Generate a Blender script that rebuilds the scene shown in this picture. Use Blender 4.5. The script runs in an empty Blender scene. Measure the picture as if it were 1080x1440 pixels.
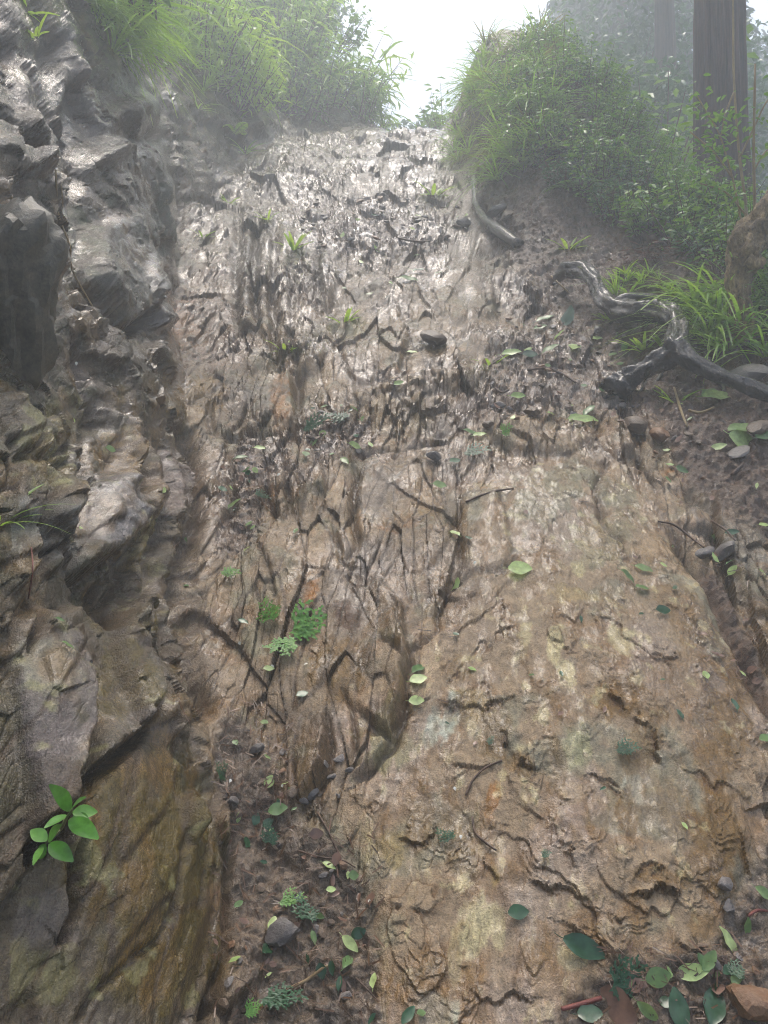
import bpy, bmesh, math, random
import numpy as np
from mathutils import Vector, Matrix

# ------------------------------------------------------------------ camera, sky, sun, exposure
scene = bpy.context.scene
COL = scene.collection
F = 1170.0                                   # focal length in pixels of the 1080 x 1440 photograph
PITCH = math.radians(4.0)
CZ = 1.6                                     # eye height
cam_data = bpy.data.cameras.new('camera'); cam = bpy.data.objects.new('camera', cam_data)
COL.objects.link(cam); scene.camera = cam
cam_data.sensor_fit = 'HORIZONTAL'; cam_data.sensor_width = 24.0; cam_data.lens = 24.0 * F / 1080.0
cam_data.clip_start = 0.05; cam_data.clip_end = 500
cam.location = (0, 0, CZ); cam.rotation_euler = (math.radians(90) + PITCH, 0, 0)

SUN_EL, SUN_AZ = math.radians(76), math.radians(-6)      # azimuth from +Y, clockwise
world = bpy.data.worlds.new('World'); scene.world = world; world.use_nodes = True
wn = world.node_tree; bg = wn.nodes['Background']
sky = wn.nodes.new('ShaderNodeTexSky'); sky.sky_type = 'NISHITA'; sky.sun_disc = False
sky.sun_elevation = SUN_EL; sky.sun_rotation = SUN_AZ
sky.air_density = 1.0; sky.dust_density = 5.0; sky.ozone_density = 1.0
wn.links.new(sky.outputs[0], bg.inputs[0]); bg.inputs[1].default_value = 0.15
sd = bpy.data.lights.new('sun', 'SUN'); sd.energy = 1.2; sd.angle = math.radians(20); sd.color = (1.0, 0.94, 0.84)
sun = bpy.data.objects.new('sun', sd); COL.objects.link(sun)
to_sun = Vector((math.sin(SUN_AZ) * math.cos(SUN_EL), math.cos(SUN_AZ) * math.cos(SUN_EL), math.sin(SUN_EL)))
sun.rotation_euler = to_sun.to_track_quat('Z', 'Y').to_euler(); sun.location = (0, 0, 20)
scene.view_settings.view_transform = 'Standard'; scene.view_settings.look = 'None'
scene.view_settings.exposure = 1.3; scene.view_settings.gamma = 1.0
scene.cycles.use_denoising = True; scene.cycles.denoising_prefilter = 'NONE'; scene.cycles.filter_width = 1.1
scene.cycles.sample_clamp_indirect = 4; scene.cycles.use_adaptive_sampling = False
scene.cycles.volume_bounces = 2; scene.cycles.max_bounces = 6
scene.cycles.volume_step_rate = 4

# ------------------------------------------------------------------ small numeric helpers
f32 = np.float32
def sstep(a, b, x):
    t = np.clip((x - a) / (b - a), 0, 1); return t * t * (3 - 2 * t)
def hashu(ix, iy, iz, seed):
    h = (ix.astype(np.uint32) * np.uint32(374761393) + iy.astype(np.uint32) * np.uint32(668265263)
         + iz.astype(np.uint32) * np.uint32(2147483647 - 58) + np.uint32((seed * 974634777 + 12345) & 0xffffffff))
    h = (h ^ (h >> np.uint32(13))) * np.uint32(1274126177)
    h = (h ^ (h >> np.uint32(16))) * np.uint32(2246822519)
    return h ^ (h >> np.uint32(15))
_rg = np.random.RandomState(3); _G = _rg.normal(size=(256, 3)); _G = (_G / np.linalg.norm(_G, axis=1)[:, None]).astype(f32)
def noise3(p, seed=0):
    p = p.astype(f32); i = np.floor(p).astype(np.int32); f = p - i
    w = f * f * f * (f * (f * 6 - 15) + 10); out = np.zeros(len(p), f32)
    for dx in (0, 1):
        wx = w[:, 0] if dx else 1 - w[:, 0]
        for dy in (0, 1):
            wy = w[:, 1] if dy else 1 - w[:, 1]
            for dz in (0, 1):
                wz = w[:, 2] if dz else 1 - w[:, 2]
                g = _G[hashu(i[:, 0] + dx, i[:, 1] + dy, i[:, 2] + dz, seed) & np.uint32(255)]
                out += (g[:, 0] * (f[:, 0] - dx) + g[:, 1] * (f[:, 1] - dy) + g[:, 2] * (f[:, 2] - dz)) * wx * wy * wz
    return out * 1.5
def fbm(p, octv=4, seed=0, gain=0.5):
    s = np.zeros(len(p), f32); a = 1.0; q = p.astype(f32)
    for k in range(octv):
        s += a * noise3(q, seed + k); q = q * f32(2.03) + f32(7.7); a *= gain
    return s
def voro3(p, seed=0):
    """F1, F2, random triple of the nearest cell and vector from its centre"""
    p = p.astype(f32); i = np.floor(p).astype(np.int32); f = p - i; n = len(p)
    f1 = np.full(n, 9, f32); f2 = np.full(n, 9, f32); hid = np.zeros(n, np.uint32); vec = np.zeros((n, 3), f32)
    for dx in (-1, 0, 1):
        for dy in (-1, 0, 1):
            for dz in (-1, 0, 1):
                h = hashu(i[:, 0] + dx, i[:, 1] + dy, i[:, 2] + dz, seed)
                vx = f[:, 0] - dx - (h & np.uint32(1023)).astype(f32) / 1023
                vy = f[:, 1] - dy - ((h >> np.uint32(10)) & np.uint32(1023)).astype(f32) / 1023
                vz = f[:, 2] - dz - ((h >> np.uint32(20)) & np.uint32(1023)).astype(f32) / 1023
                d = vx * vx + vy * vy + vz * vz
                m = d < f1
                f2 = np.where(m, f1, np.minimum(f2, d)); f1 = np.where(m, d, f1); hid = np.where(m, h, hid)
                vec[m, 0] = vx[m]; vec[m, 1] = vy[m]; vec[m, 2] = vz[m]
    h2 = hashu(hid, hid >> np.uint32(7), hid >> np.uint32(3), seed + 5)
    rnd = np.stack([(h2 & np.uint32(1023)), (h2 >> np.uint32(10)) & np.uint32(1023), (h2 >> np.uint32(20)) & np.uint32(1023)], 1).astype(f32) / 1023
    return np.sqrt(f1), np.sqrt(f2), rnd, vec
cosP, sinP = math.cos(PITCH), math.sin(PITCH)
def project(P):
    x, y, z = P[..., 0], P[..., 1], P[..., 2] - CZ
    d = y * cosP + z * sinP; up = -y * sinP + z * cosP; dd = np.maximum(d, 1e-3)
    return 540 + F * x / dd, 720 - F * up / dd, d
def ray(px, py):
    x, up = (px - 540) / F, (720 - py) / F
    return np.array([x, cosP - up * sinP, sinP + up * cosP])      # direction with unit depth
def at(px, py, depth):
    return np.array([0, 0, CZ]) + ray(px, py) * depth

# ------------------------------------------------------------------ base terrain: a gully climbing at about 38 degrees
def curve(knots):
    k = np.array(knots, float); ys = np.linspace(-4, 80, 4201); v = np.interp(ys, k[:, 0], k[:, 1])
    ker = np.hanning(23); ker /= ker.sum(); v = np.convolve(np.pad(v, 11, mode='edge'), ker, 'valid')
    return lambda y: np.interp(y, ys, v)
S = curve([(-4, 0), (0.9, 0.02), (1.4, .32), (1.83, .65), (3.35, 1.83), (4.1, 2.42), (4.85, 3.0), (7, 4.67), (7.6, 5.0), (8.1, 5.55), (10.3, 7.22), (11.3, 7.75), (14, 8.3), (30, 9.5), (80, 11)])
XL = curve([(-4, -.3), (1.0, -.30), (1.83, -.36), (2.2, -.45), (2.7, -.60), (3.35, -.78), (4, -.97), (4.85, -1.22), (6, -1.50), (7, -1.75), (8, -1.62), (9, -1.35), (10.3, -1.15), (12, -1.2), (30, -2), (80, -4)])
HL = curve([(-4, 1.0), (1.0, 1.4), (1.83, 1.7), (3, 2.3), (4, 2.5), (5.5, 1.75), (7, 1.25), (8.2, .95), (10.3, .6), (14, .8), (80, 1)])
WL = curve([(-4, .9), (1.83, .95), (3, 1.0), (4, .85), (5, .42), (6.5, .35), (8.5, .4), (12, .9), (80, 2)])
XR = curve([(-4, 1.0), (2, 1.16), (3.1, 1.36), (3.5, 1.26), (4, 1.23), (4.6, 1.22), (5.2, 1.06), (6, .82), (7, .72), (8, .74), (10.3, .78), (12, .7), (30, .6), (80, .6)])
def ZB(x, y):
    x = np.asarray(x, float); y = np.asarray(y, float)
    z = S(y).copy() if isinstance(S(y), np.ndarray) else S(y)
    t = XL(y) - x; w = WL(y); H = HL(y)
    tt = np.clip(t / w, 0, 1)
    wall = H * (tt * 0.9 + 0.1 * tt * tt) + np.clip(t - w, 0, 6) * (0.6 + .7 * sstep(5.5, 8, y)) * sstep(0.5, 5, y) + np.clip(t + .25, 0, .25) * .25
    z = z + wall
    # a shallow channel at the wall's foot and the gentle dome of the big slab
    z = z - .06 * np.exp(-((x - XL(y) - .14) / .13) ** 2) * sstep(1.2, 1.8, y) * (1 - sstep(4.5, 6, y))
    z = z + .12 * np.exp(-((x - .62) / .5) ** 2 - ((y - 2.6) / .9) ** 2)
    z = z + 1.9 * sstep(.3, -1.8, x) * sstep(10.6, 12.2, y)                 # the bank closes in behind the crest
    # right bank
    r = np.clip(x - XR(y), 0, 30)
    near = sstep(3.0, 4.6, y)
    z = z + np.clip(r, 0, 1.2) * (.10 + .33 * near) - np.clip(r - 1.2, 0, 20) * .35 - np.clip(r - .9, 0, 20) * .55 * sstep(5.0, 6.5, y)
    # grassy mound on the right of the trail
    m = sstep(.00, .55, r) * sstep(5.4, 7.5, y) * (1 - sstep(9.5, 13, y)) * (1 - .95 * sstep(.5, 2.2, r))
    z = z + 1.12 * m
    return z

A_in = np.linspace(-.50, .50, 740); g = .50 + np.cumsum(np.linspace(.002, .045, 46))
AZ = np.concatenate([-g[::-1], A_in, g]).astype(float); NC = len(AZ); NR = 1200
yt = np.geomspace(.55, 45, 2600)
XX = AZ[None, :] * yt[:, None]; YY = np.repeat(yt[:, None], NC, 1); ZZ = ZB(XX, YY)
pu, pv, pd = project(np.stack([XX, YY, ZZ], -1))
seg = np.abs(np.diff(pv, axis=0)).clip(0, 30)
d3 = np.sqrt(np.diff(XX, axis=0) ** 2 + np.diff(YY, axis=0) ** 2 + np.diff(ZZ, axis=0) ** 2) * F / np.maximum(pd[1:], .4)
seg = seg + .22 * d3.clip(0, 60)
vin = (pv[1:] > -60) & (pv[1:] < 1480); seg = seg * np.where(vin, 1.0, .08) * np.where(yt[1:, None] > 13, .25, 1)
cum = np.concatenate([np.zeros((1, NC)), np.cumsum(seg, 0)], 0); cum /= cum[-1]
lin = np.linspace(0, 1, NR); Yg = np.empty((NR, NC))
for c in range(NC): Yg[:, c] = np.interp(lin, cum[:, c], yt)
Xg = AZ[None, :] * Yg; Zg = ZB(Xg, Yg)
B = np.stack([Xg, Yg, Zg], -1)
def blur(A, n):
    for _ in range(n):
        P_ = np.pad(A, ((1, 1), (0, 0), (0, 0)), mode='edge'); A = (P_[:-2] + P_[1:-1] + P_[2:]) / 3
        P_ = np.pad(A, ((0, 0), (1, 1), (0, 0)), mode='edge'); A = (P_[:, :-2] + P_[:, 1:-1] + P_[:, 2:]) / 3
    return A
def hblur(a, n):
    a = a.reshape(NR, NC)
    for _ in range(n):
        q = np.pad(a, ((0, 0), (1, 1)), mode='edge'); a = (q[:, :-2] + q[:, 1:-1] + q[:, 2:]) / 3
    return a.ravel()
def grid_normals(G):
    n = np.cross(np.gradient(G, axis=1), np.gradient(G, axis=0)); n /= np.linalg.norm(n, axis=-1)[..., None] + 1e-12; return n
Nn = blur(grid_normals(B), 12); Nn /= np.linalg.norm(Nn, axis=-1)[..., None]
U, V, D = project(B)
# first visible surface, in bins of 6 photo pixels
def zbuffer(P, bins=6):
    u, v, d = project(P); iu = np.floor(u / bins).astype(int).ravel(); iv = np.floor(v / bins).astype(int).ravel()
    w, h = 1080 // bins + 2, 1440 // bins + 2; ok = (iu >= 0) & (iu < w) & (iv >= 0) & (iv < h)
    zb = np.full(w * h, 1e9); np.minimum.at(zb, iv[ok] * w + iu[ok], d.ravel()[ok])
    vis = np.zeros(iu.shape, bool); vis[ok] = d.ravel()[ok] < zb[iv[ok] * w + iu[ok]] + 1.1
    return vis
VIS = zbuffer(B)
P = B.reshape(-1, 3); N = Nn.reshape(-1, 3); u = U.ravel(); v = V.ravel(); dep = D.ravel()
n_pts = len(P); mpp = dep / F                                    # metres per photo pixel
x, y = P[:, 0], P[:, 1]
tl = XL(y) - x; tr = x - XR(y)
inframe = (u > -150) & (u < 1230) & (v > -150) & (v < 1590)

# pixel coordinates warped a little so that drawn outlines come out uneven
Pf = P.astype(f32)
w1 = fbm(Pf * f32(7), 4, 11); w2 = fbm(Pf * f32(7), 4, 23); w3 = noise3(Pf * f32(45), 31); w4 = noise3(Pf * f32(45), 37)
l1, l2, l3 = fbm(Pf * f32(5), 2, 13), fbm(Pf * f32(5), 2, 17), noise3(Pf * f32(3.2), 19)
uw = u + (l1 * .016 + w3 * .0012) / mpp; vw = v + (l2 * .016 + w4 * .0012) / mpp
def poly_sd(poly, pad=60):
    """indices near a drawn outline and their signed distance to it in pixels (inside positive)"""
    q = np.array(poly, float)
    idx = np.nonzero(VIS & (uw > q[:, 0].min() - pad) & (uw < q[:, 0].max() + pad) & (vw > q[:, 1].min() - pad) & (vw < q[:, 1].max() + pad))[0]
    a, b = uw[idx], vw[idx]; best = np.full(len(idx), 1e9); ins = np.zeros(len(idx), bool)
    for k in range(len(q)):
        (x0, y0), (x1, y1) = q[k], q[(k + 1) % len(q)]
        ex, ey = x1 - x0, y1 - y0; t = np.clip(((a - x0) * ex + (b - y0) * ey) / (ex * ex + ey * ey + 1e-9), 0, 1)
        best = np.minimum(best, (a - x0 - t * ex) ** 2 + (b - y0 - t * ey) ** 2)
        c = ((y0 > b) != (y1 > b)); ins ^= c & (a < ex * (b - y0) / (ey if abs(ey) > 1e-9 else 1e-9) + x0)
    return idx, np.where(ins, 1, -1) * np.sqrt(best)
def line_sd(line, pad=60):
    q = np.array(line, float)
    idx = np.nonzero(VIS & (uw > q[:, 0].min() - pad) & (uw < q[:, 0].max() + pad) & (vw > q[:, 1].min() - pad) & (vw < q[:, 1].max() + pad))[0]
    a, b = uw[idx], vw[idx]; best = np.full(len(idx), 1e9); sg = np.ones(len(idx)); tt = np.zeros(len(idx)); K = len(q) - 1
    for k in range(K):
        (x0, y0), (x1, y1) = q[k], q[k + 1]
        ex, ey = x1 - x0, y1 - y0; t = np.clip(((a - x0) * ex + (b - y0) * ey) / (ex * ex + ey * ey + 1e-9), 0, 1)
        d = (a - x0 - t * ex) ** 2 + (b - y0 - t * ey) ** 2; m = d < best
        best = np.where(m, d, best); sg = np.where(m, np.sign(ex * (b - y0) - ey * (a - x0)), sg); tt = np.where(m, (k + t) / K, tt)
    return idx, sg * np.sqrt(best), tt

# ------------------------------------------------------------------ what kind of surface is where
def soft_poly(poly, soft):
    m = np.zeros(n_pts, f32); i, s = poly_sd(poly, soft + 5); m[i] = sstep(-soft, soft, s); return m
m_wall = sstep(-.06, .10, tl)
m_bank = sstep(-.04, .10, tr + .05 * w1) * sstep(3.0, 3.5, y)                 # soil on the right
m_top = sstep(0, .25, tl - WL(y) + .15 * w1) * sstep(3.6, 4.4, y)              # soil above the left wall
MUD = [[(300, 1010), (340, 1020), (370, 1080), (415, 1150), (480, 1190), (520, 1260), (540, 1440), (330, 1480), (325, 1300), (320, 1180), (290, 1090)],
       [(870, 1345), (1000, 1330), (1050, 1240), (1090, 1150), (1090, 1480), (760, 1480), (800, 1400)]]
m_mud = np.zeros(n_pts, f32)
for q in MUD: m_mud = np.maximum(m_mud, soft_poly(q, 14))
m_soil = np.maximum(np.maximum(m_bank, m_top), 0)
for q in [[(1000, 640), (1090, 640), (1090, 770), (1040, 720)], [(985, 790), (1020, 800), (1060, 900), (1090, 960), (1090, 1010), (1040, 915)]]:
    m_soil = np.maximum(m_soil, soft_poly(q, 8))
m_rub = np.zeros(n_pts, f32)                                                   # rubble lying on the trail
for q in [[(400, 290), (500, 285), (650, 270), (660, 330), (600, 370), (500, 360), (440, 340)], [(690, 470), (800, 440), (880, 510), (900, 590), (830, 570), (740, 590), (650, 600), (640, 560), (690, 530)],
          [(430, 580), (520, 585), (520, 640), (440, 650)], [(700, 380), (760, 390), (800, 440), (760, 470), (710, 430)], [(330, 600), (400, 615), (420, 660), (330, 700)], [(310, 690), (370, 690), (360, 780), (300, 790)]]:
    m_rub = np.maximum(m_rub, soft_poly(q, 16))
m_far = sstep(12.5, 15, y)
m_rock = (1 - m_soil) * (1 - m_mud) * (1 - m_far)
SLAB = [(640, 690), (730, 640), (800, 620), (880, 660), (940, 740), (1000, 820), (1050, 900), (1078, 980), (1074, 1100), (1052, 1240), (1000, 1330), (900, 1345), (830, 1420), (800, 1500), (545, 1500), (520, 1250), (500, 1180), (480, 1110), (520, 1075), (580, 960), (612, 880), (650, 820)]
m_slab = soft_poly(SLAB, 34)
m_smooth = np.zeros(n_pts, f32)                                                # broad unbroken faces
for q in [[(90, 1120), (200, 1010), (300, 1100), (320, 1250), (310, 1500), (60, 1500), (90, 1300)], [(-40, 900), (35, 858), (100, 842), (112, 985), (75, 1115), (-40, 1235)], [(117, 838), (150, 842), (200, 960), (180, 1036), (104, 1108)], [(140, 682), (200, 686), (195, 754), (108, 800)], [(135, 312), (212, 302), (230, 388), (172, 468), (119, 395)],
          [(420, 1020), (470, 900), (520, 800), (576, 960), (545, 1040), (420, 1145)], [(500, 660), (620, 650), (640, 780), (580, 900), (500, 780)], [(300, 560), (415, 527), (415, 600)], [(500, 380), (700, 370), (760, 480), (560, 520), (480, 500)], [(400, 720), (500, 740), (490, 860), (390, 860)], [(-30, 590), (55, 572), (60, 760), (-30, 850)]]:
    m_smooth = np.maximum(m_smooth, soft_poly(q, 10))

# ------------------------------------------------------------------ relief
h = np.zeros(n_pts, f32)
live = np.nonzero(inframe & (dep < 16))[0]
def on(idx, fn, *a, **k):
    out = np.zeros(n_pts, f32); out[idx] = fn(idx, *a, **k); return out
e2 = np.array([.06, .77, .63]); e2 /= np.linalg.norm(e2); e1 = np.array([.95, -.08, .12]); e1 -= e2 * e1.dot(e2); e1 /= np.linalg.norm(e1); e3 = np.cross(e1, e2)
Q = np.stack([P @ e1, P @ e2, P @ e3], 1).astype(f32)                         # foliation frame: across, up the slope, out
Qw = Q + np.stack([l3 * .018 + l1 * .003, l2 * .012, l3 * .015], 1).astype(f32)
h += (.05 * fbm(Pf * f32(1.6), 3, 51) * (1 - .5 * m_slab)).astype(f32)
def facets(idx, freq, aspect, amp, tilt, groove, seed):
    f1, f2, r, vec = voro3(Qw[idx] * np.array(aspect, f32) * f32(freq), seed)
    hh = (r[:, 0] - .5) * amp + (vec[:, 0] * (r[:, 1] - .5) + vec[:, 1] * (r[:, 2] - .5)) * 2 * tilt
    return hh - groove * (1 - sstep(0, .12, f2 - f1)), r, f2 - f1
w_big = (m_rock * (1 - m_slab)).astype(f32); broken = (.5 + .7 * sstep(-.25, .35, fbm(Pf * f32(2.4), 3, 61))) * (1 - .55 * m_smooth)
ix = live[w_big[live] > .01]
k_big, r_big, g_big = facets(ix, 2.6, (1.3, .5, .8), .11, .16, .012, 1)
wallk = (.36 + .50 * m_wall[ix]) * (.75 + .35 * sstep(520, 300, v[ix]))
h[ix] += w_big[ix] * k_big * wallk * 1.15 * (1 - .5 * m_smooth[ix])
k_mid, r_mid, g_mid = facets(ix, 7.0, (1.9, .36, .8), .026, .036, .006, 2)
h[ix] += w_big[ix] * k_mid * (1.1 - .05 * m_wall[ix]) * (1 - .45 * sstep(430, 330, v[ix]) * (1 - m_wall[ix])) * broken[ix]
k_sm, r_sm, g_sm = facets(ix, 21.0, (1.6, .42, .8), .007, .012, .002, 3)
h_fine = np.zeros(n_pts, f32); h_fine[ix] += w_big[ix] * k_sm * 1.3 * broken[ix] * (1 + .3 * m_wall[ix])
cellr = np.full(n_pts, .5, f32); cellr[ix] = r_mid[:, 1]; cellb = np.full(n_pts, .5, f32); cellb[ix] = r_big[:, 2]
crk = np.zeros(n_pts, f32); crk[ix] = np.maximum(1 - sstep(0, .10, g_mid), .7 * (1 - sstep(0, .06, g_big))) * w_big[ix]
# grain: fine ribs running up the slope
rib = fbm(Q * np.array([50, 20, 30], f32), 3, 71); rib2 = fbm(Q * np.array([18, 8, 12], f32), 5, 75)
h_fine += (m_rock * (.0022 * rib + .0042 * rib2 * (1 - .3 * m_slab) * (1 - .3 * m_wall))).astype(f32)
# the big slab: thin sheets broken back, scarps facing down the slope
s_up = Q[:, 1]; lat = Q[:, 0]
ws = np.nonzero(m_slab > .01)[0]
n_a = fbm(Q[ws] * np.array([3.2, 2.0, 0], f32), 4, 81); n_b = fbm(Q[ws] * np.array([9, 6, 0], f32), 4, 85); n_c = fbm(Q[ws] * np.array([5, 2.2, 0], f32), 3, 89)
L1 = s_up[ws] * 2.6 + lat[ws] * 1.1 + 1.5 * n_a + .25 * n_b; fr1 = L1 - np.floor(L1)
L2 = s_up[ws] * 7.5 - lat[ws] * 2.0 + 2.2 * n_c + .6 * n_b + 1.2 * n_a; fr2 = L2 - np.floor(L2)
L3 = s_up[ws] * 21 + lat[ws] * 4.0 + 3.2 * n_b + 1.8 * n_c; fr3 = L3 - np.floor(L3)
edge = lambda fr, e: (1 - fr) * sstep(0, e, fr)
a1 = sstep(-.15, .35, n_c); a2 = sstep(-.25, .35, n_b - .2 * n_a); a3 = sstep(-.05, .4, n_b + .4 * n_c)
h_fine[ws] += m_slab[ws] * (.0065 * a1 * edge(fr1, .012) + .0032 * a2 * edge(fr2, .03) + .0042 * a3 * edge(fr3, .08) + .013 * n_a + .004 * n_b)
scarp = np.zeros(n_pts, f32); scarp[ws] = m_slab[ws] * np.maximum(a1 * sstep(.90, 1, fr1), .8 * a2 * sstep(.82, 1, fr2))
h_fac, h = h, np.zeros(n_pts, f32)                              # coarse relief so far is kept apart
# drawn scarps: the uphill side stands proud; (height cm, reach px, points left to right)
SCARPS = [(3.0, 26, [(700, 1020), (718, 1058), (745, 1080), (782, 1096)]), (2.0, 18, [(628, 1064), (650, 1078), (690, 1073), (712, 1092), (717, 1118)]),
 (1.8, 16, [(648, 1130), (665, 1146), (690, 1156), (716, 1160)]), (1.8, 14, [(655, 1158), (660, 1180), (672, 1192)]), (1.8, 16, [(785, 1100), (790, 1130), (815, 1133), (830, 1114)]),
 (1.4, 14, [(815, 1090), (835, 1096), (855, 1100), (876, 1122)]), (3.2, 26, [(852, 966), (875, 1000), (905, 1020), (925, 1065), (938, 1084)]), (1.8, 16, [(835, 962), (870, 968), (897, 986)]),
 (1.8, 16, [(762, 1152), (790, 1175), (795, 1200), (822, 1228)]), (2.4, 20, [(733, 1243), (760, 1240), (776, 1248), (792, 1243), (820, 1262), (842, 1276), (870, 1288), (897, 1288)]),
 (4.0, 22, [(868, 1264), (884, 1262), (905, 1270), (920, 1252), (940, 1255), (964, 1268)]), (1.8, 18, [(870, 1256), (888, 1236), (920, 1229), (948, 1240)]),
 (2.6, 24, [(760, 1284), (800, 1304), (832, 1322), (852, 1342), (872, 1352)]), (2.6, 18, [(948, 1326), (965, 1342), (988, 1340), (1012, 1328)]), (2.2, 26, [(975, 1218), (1000, 1245), (1016, 1262)]),
 (1.8, 18, [(700, 830), (702, 860), (708, 879), (738, 886)]), (1.6, 12, [(770, 890), (785, 890), (795, 908), (808, 914)]), (1.8, 14, [(812, 942), (822, 928), (848, 922)]),
 (1.8, 20, [(888, 925), (905, 931), (922, 927), (958, 925)]), (2.2, 12, [(924, 786), (938, 800), (954, 806)]), (1.8, 18, [(855, 740), (890, 760), (900, 765)]),
 (2.2, 22, [(560, 1180), (585, 1190), (610, 1150)]), (1.4, 14, [(556, 1268), (570, 1285), (592, 1290)]), (1.8, 16, [(655, 1395), (690, 1410), (720, 1400), (745, 1420)]), (1.4, 12, [(610, 1340), (640, 1365), (660, 1360)]),
 (1.6, 18, [(670, 1205), (690, 1220), (700, 1240)]), (2.0, 20, [(600, 1000), (640, 990), (700, 990), (735, 985)]), (1.5, 16, [(820, 700), (845, 715), (870, 712), (900, 730)]),
 (4.0, 30, [(498, 562), (560, 560), (628, 545), (685, 530)]), (1.2, 16, [(500, 660), (560, 640), (650, 630), (690, 640), (740, 630)]), (3.0, 20, [(585, 470), (620, 480), (650, 476), (700, 470)]),
 (2.5, 18, [(700, 585), (760, 600), (800, 590), (850, 620)]), (1.2, 14, [(690, 650), (760, 640), (835, 655), (870, 640)]), (3.0, 24, [(490, 420), (560, 400), (620, 395)])]
brk = fbm(Pf * f32(11), 3, 131); uw0, vw0 = uw.copy(), vw.copy(); js = live[m_rock[live] > .2]
_, _, rj, _ = voro3(Pf[js] * f32(34), 141); _, _, rk, _ = voro3(Pf[js] * f32(90), 143)
uw[js] += ((rj[:, 0] - .5) * .020 + (rk[:, 0] - .5) * .007) / mpp[js]; vw[js] += ((rj[:, 1] - .5) * .020 + (rk[:, 1] - .5) * .007) / mpp[js]
for hc, L, ln in SCARPS:
    i, s, t = line_sd(ln, L * 2 + 20); a = np.abs(s); fade = np.clip(np.minimum(t, 1 - t) * 6 + .15, 0, 1) * (.3 + .9 * sstep(-.35, .4, brk[i]))
    up = s < 0
    h[i] += (hc * .0062 * fade * np.where(up, np.exp(-a / (L * 1.6)) * sstep(0, 1.5, a) * .55, -.22 * np.exp(-a / (L * .6)))).astype(f32)
    scarp[i] = np.maximum(scarp[i], (fade * np.exp(-((s - 2) / 3.0) ** 2)).astype(f32))
h_fine += h; h = np.zeros(n_pts, f32); uw, vw = uw0 + .35 * (uw - uw0), vw0 + .35 * (vw - vw0)
# drawn cracks (depth cm, half-width px)
CRACKS = [(2.4, 3.2, [(650, 690), (640, 740), (646, 790), (640, 820), (620, 850), (612, 880), (580, 920), (575, 960), (576, 1000), (552, 1050), (520, 1075), (488, 1102)]),
 (2.5, 3, [(640, 822), (668, 800), (712, 799), (730, 780)]), (3, 3, [(468, 735), (480, 790), (502, 802)]), (3, 3.5, [(455, 1008), (470, 1060), (465, 1092), (420, 1146)]), (3, 3, [(478, 975), (498, 1012), (501, 1050), (490, 1075)]),
 (7, 9, [(938, 742), (985, 792), (1018, 858), (1048, 915), (1078, 985), (1090, 1020)]), (12, 9, [(268, 600), (276, 650), (280, 720), (262, 790), (258, 860), (268, 930), (285, 1000)]), (10, 6, [(206, 610), (203, 660), (205, 690)]),
 (14, 8, [(108, 850), (113, 930), (116, 1010), (98, 1080), (62, 1160), (0, 1215), (-40, 1240)]), (9, 6, [(200, 1000), (184, 1038), (140, 1084), (100, 1115)]), (4, 3.5, [(-10, 655), (25, 640), (55, 600)]), (5, 4, [(46, 690), (50, 655), (60, 640), (58, 600)]),
 (5, 4, [(62, 645), (95, 630), (117, 606)]), (4, 3, [(50, 700), (47, 760), (45, 800), (40, 840)]), (6, 5, [(105, 812), (130, 805), (165, 785), (200, 752), (205, 720)]), (5, 4, [(75, 665), (112, 640), (115, 610)]),
 (5, 4, [(30, 855), (35, 880), (20, 930)]), (6, 5, [(160, 840), (175, 800), (205, 770)]), (5, 5, [(335, 285), (330, 400), (332, 470)]), (7, 5, [(362, 300), (356, 380), (362, 460)]), (7, 6, [(386, 310), (382, 420), (388, 520)]), (4, 4, [(408, 330), (410, 420), (405, 480)]), (4, 4, [(448, 330), (445, 400), (450, 440)]),
 (5, 5, [(418, 490), (420, 560), (418, 610)]), (4, 4, [(296, 565), (300, 600), (335, 608), (400, 606)]), (4, 3.5, [(370, 660), (372, 700), (395, 730)]), (4, 4, [(320, 640), (330, 700), (310, 760)]), (3.5, 3, [(395, 640), (405, 680), (400, 740)]), (3, 3, [(360, 760), (378, 800), (390, 850)]),
 (3, 3, [(545, 850), (560, 880), (575, 905)]), (3, 2.5, [(540, 905), (565, 940), (574, 950)]), (4, 4, [(500, 655), (497, 700), (500, 760), (488, 790)]), (4, 4, [(500, 645), (560, 625), (600, 612), (640, 600)]), (6, 6, [(320, 1180), (325, 1250), (318, 1330), (300, 1400), (285, 1450)]),
 (3, 3, [(240, 1180), (235, 1260), (210, 1330), (120, 1400), (95, 1440)]), (3, 3, [(285, 1090), (290, 1160), (270, 1280)]), (6, 5, [(75, 1190), (82, 1300), (70, 1340)]), (5, 5, [(240, 215), (250, 300), (238, 400), (228, 450)]), (7, 6, [(82, 165), (70, 240), (75, 300), (100, 350)]), (6, 5, [(118, 395), (150, 445), (172, 470)]), (8, 6, [(172, 470), (198, 455), (232, 395)]),
 (9, 7, [(228, 620), (236, 700), (226, 780), (232, 860), (240, 930)]), (7, 6, [(150, 560), (140, 620), (125, 680), (108, 740)]), (8, 6, [(110, 480), (130, 540), (165, 600)]), (8, 6, [(100, 150), (118, 220), (112, 300)]), (7, 5, [(180, 830), (205, 790), (214, 740)]), (3, 3, [(860, 640), (835, 690), (860, 745), (880, 760)]), (4, 4, [(960, 690), (1000, 720), (1010, 745)]), (3, 3, [(890, 620), (905, 660), (925, 700)])]
for dc, wd, ln in CRACKS:
    i, s, t = line_sd(ln, wd * 4 + 20); fade = np.clip(np.minimum(t, 1 - t) * 8 + .35, 0, 1)
    gk = np.exp(-(np.abs(s) / wd) ** 1.6) * fade
    h[i] -= (dc * .01 * gk).astype(f32); crk[i] = np.maximum(crk[i], gk.astype(f32))
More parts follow.
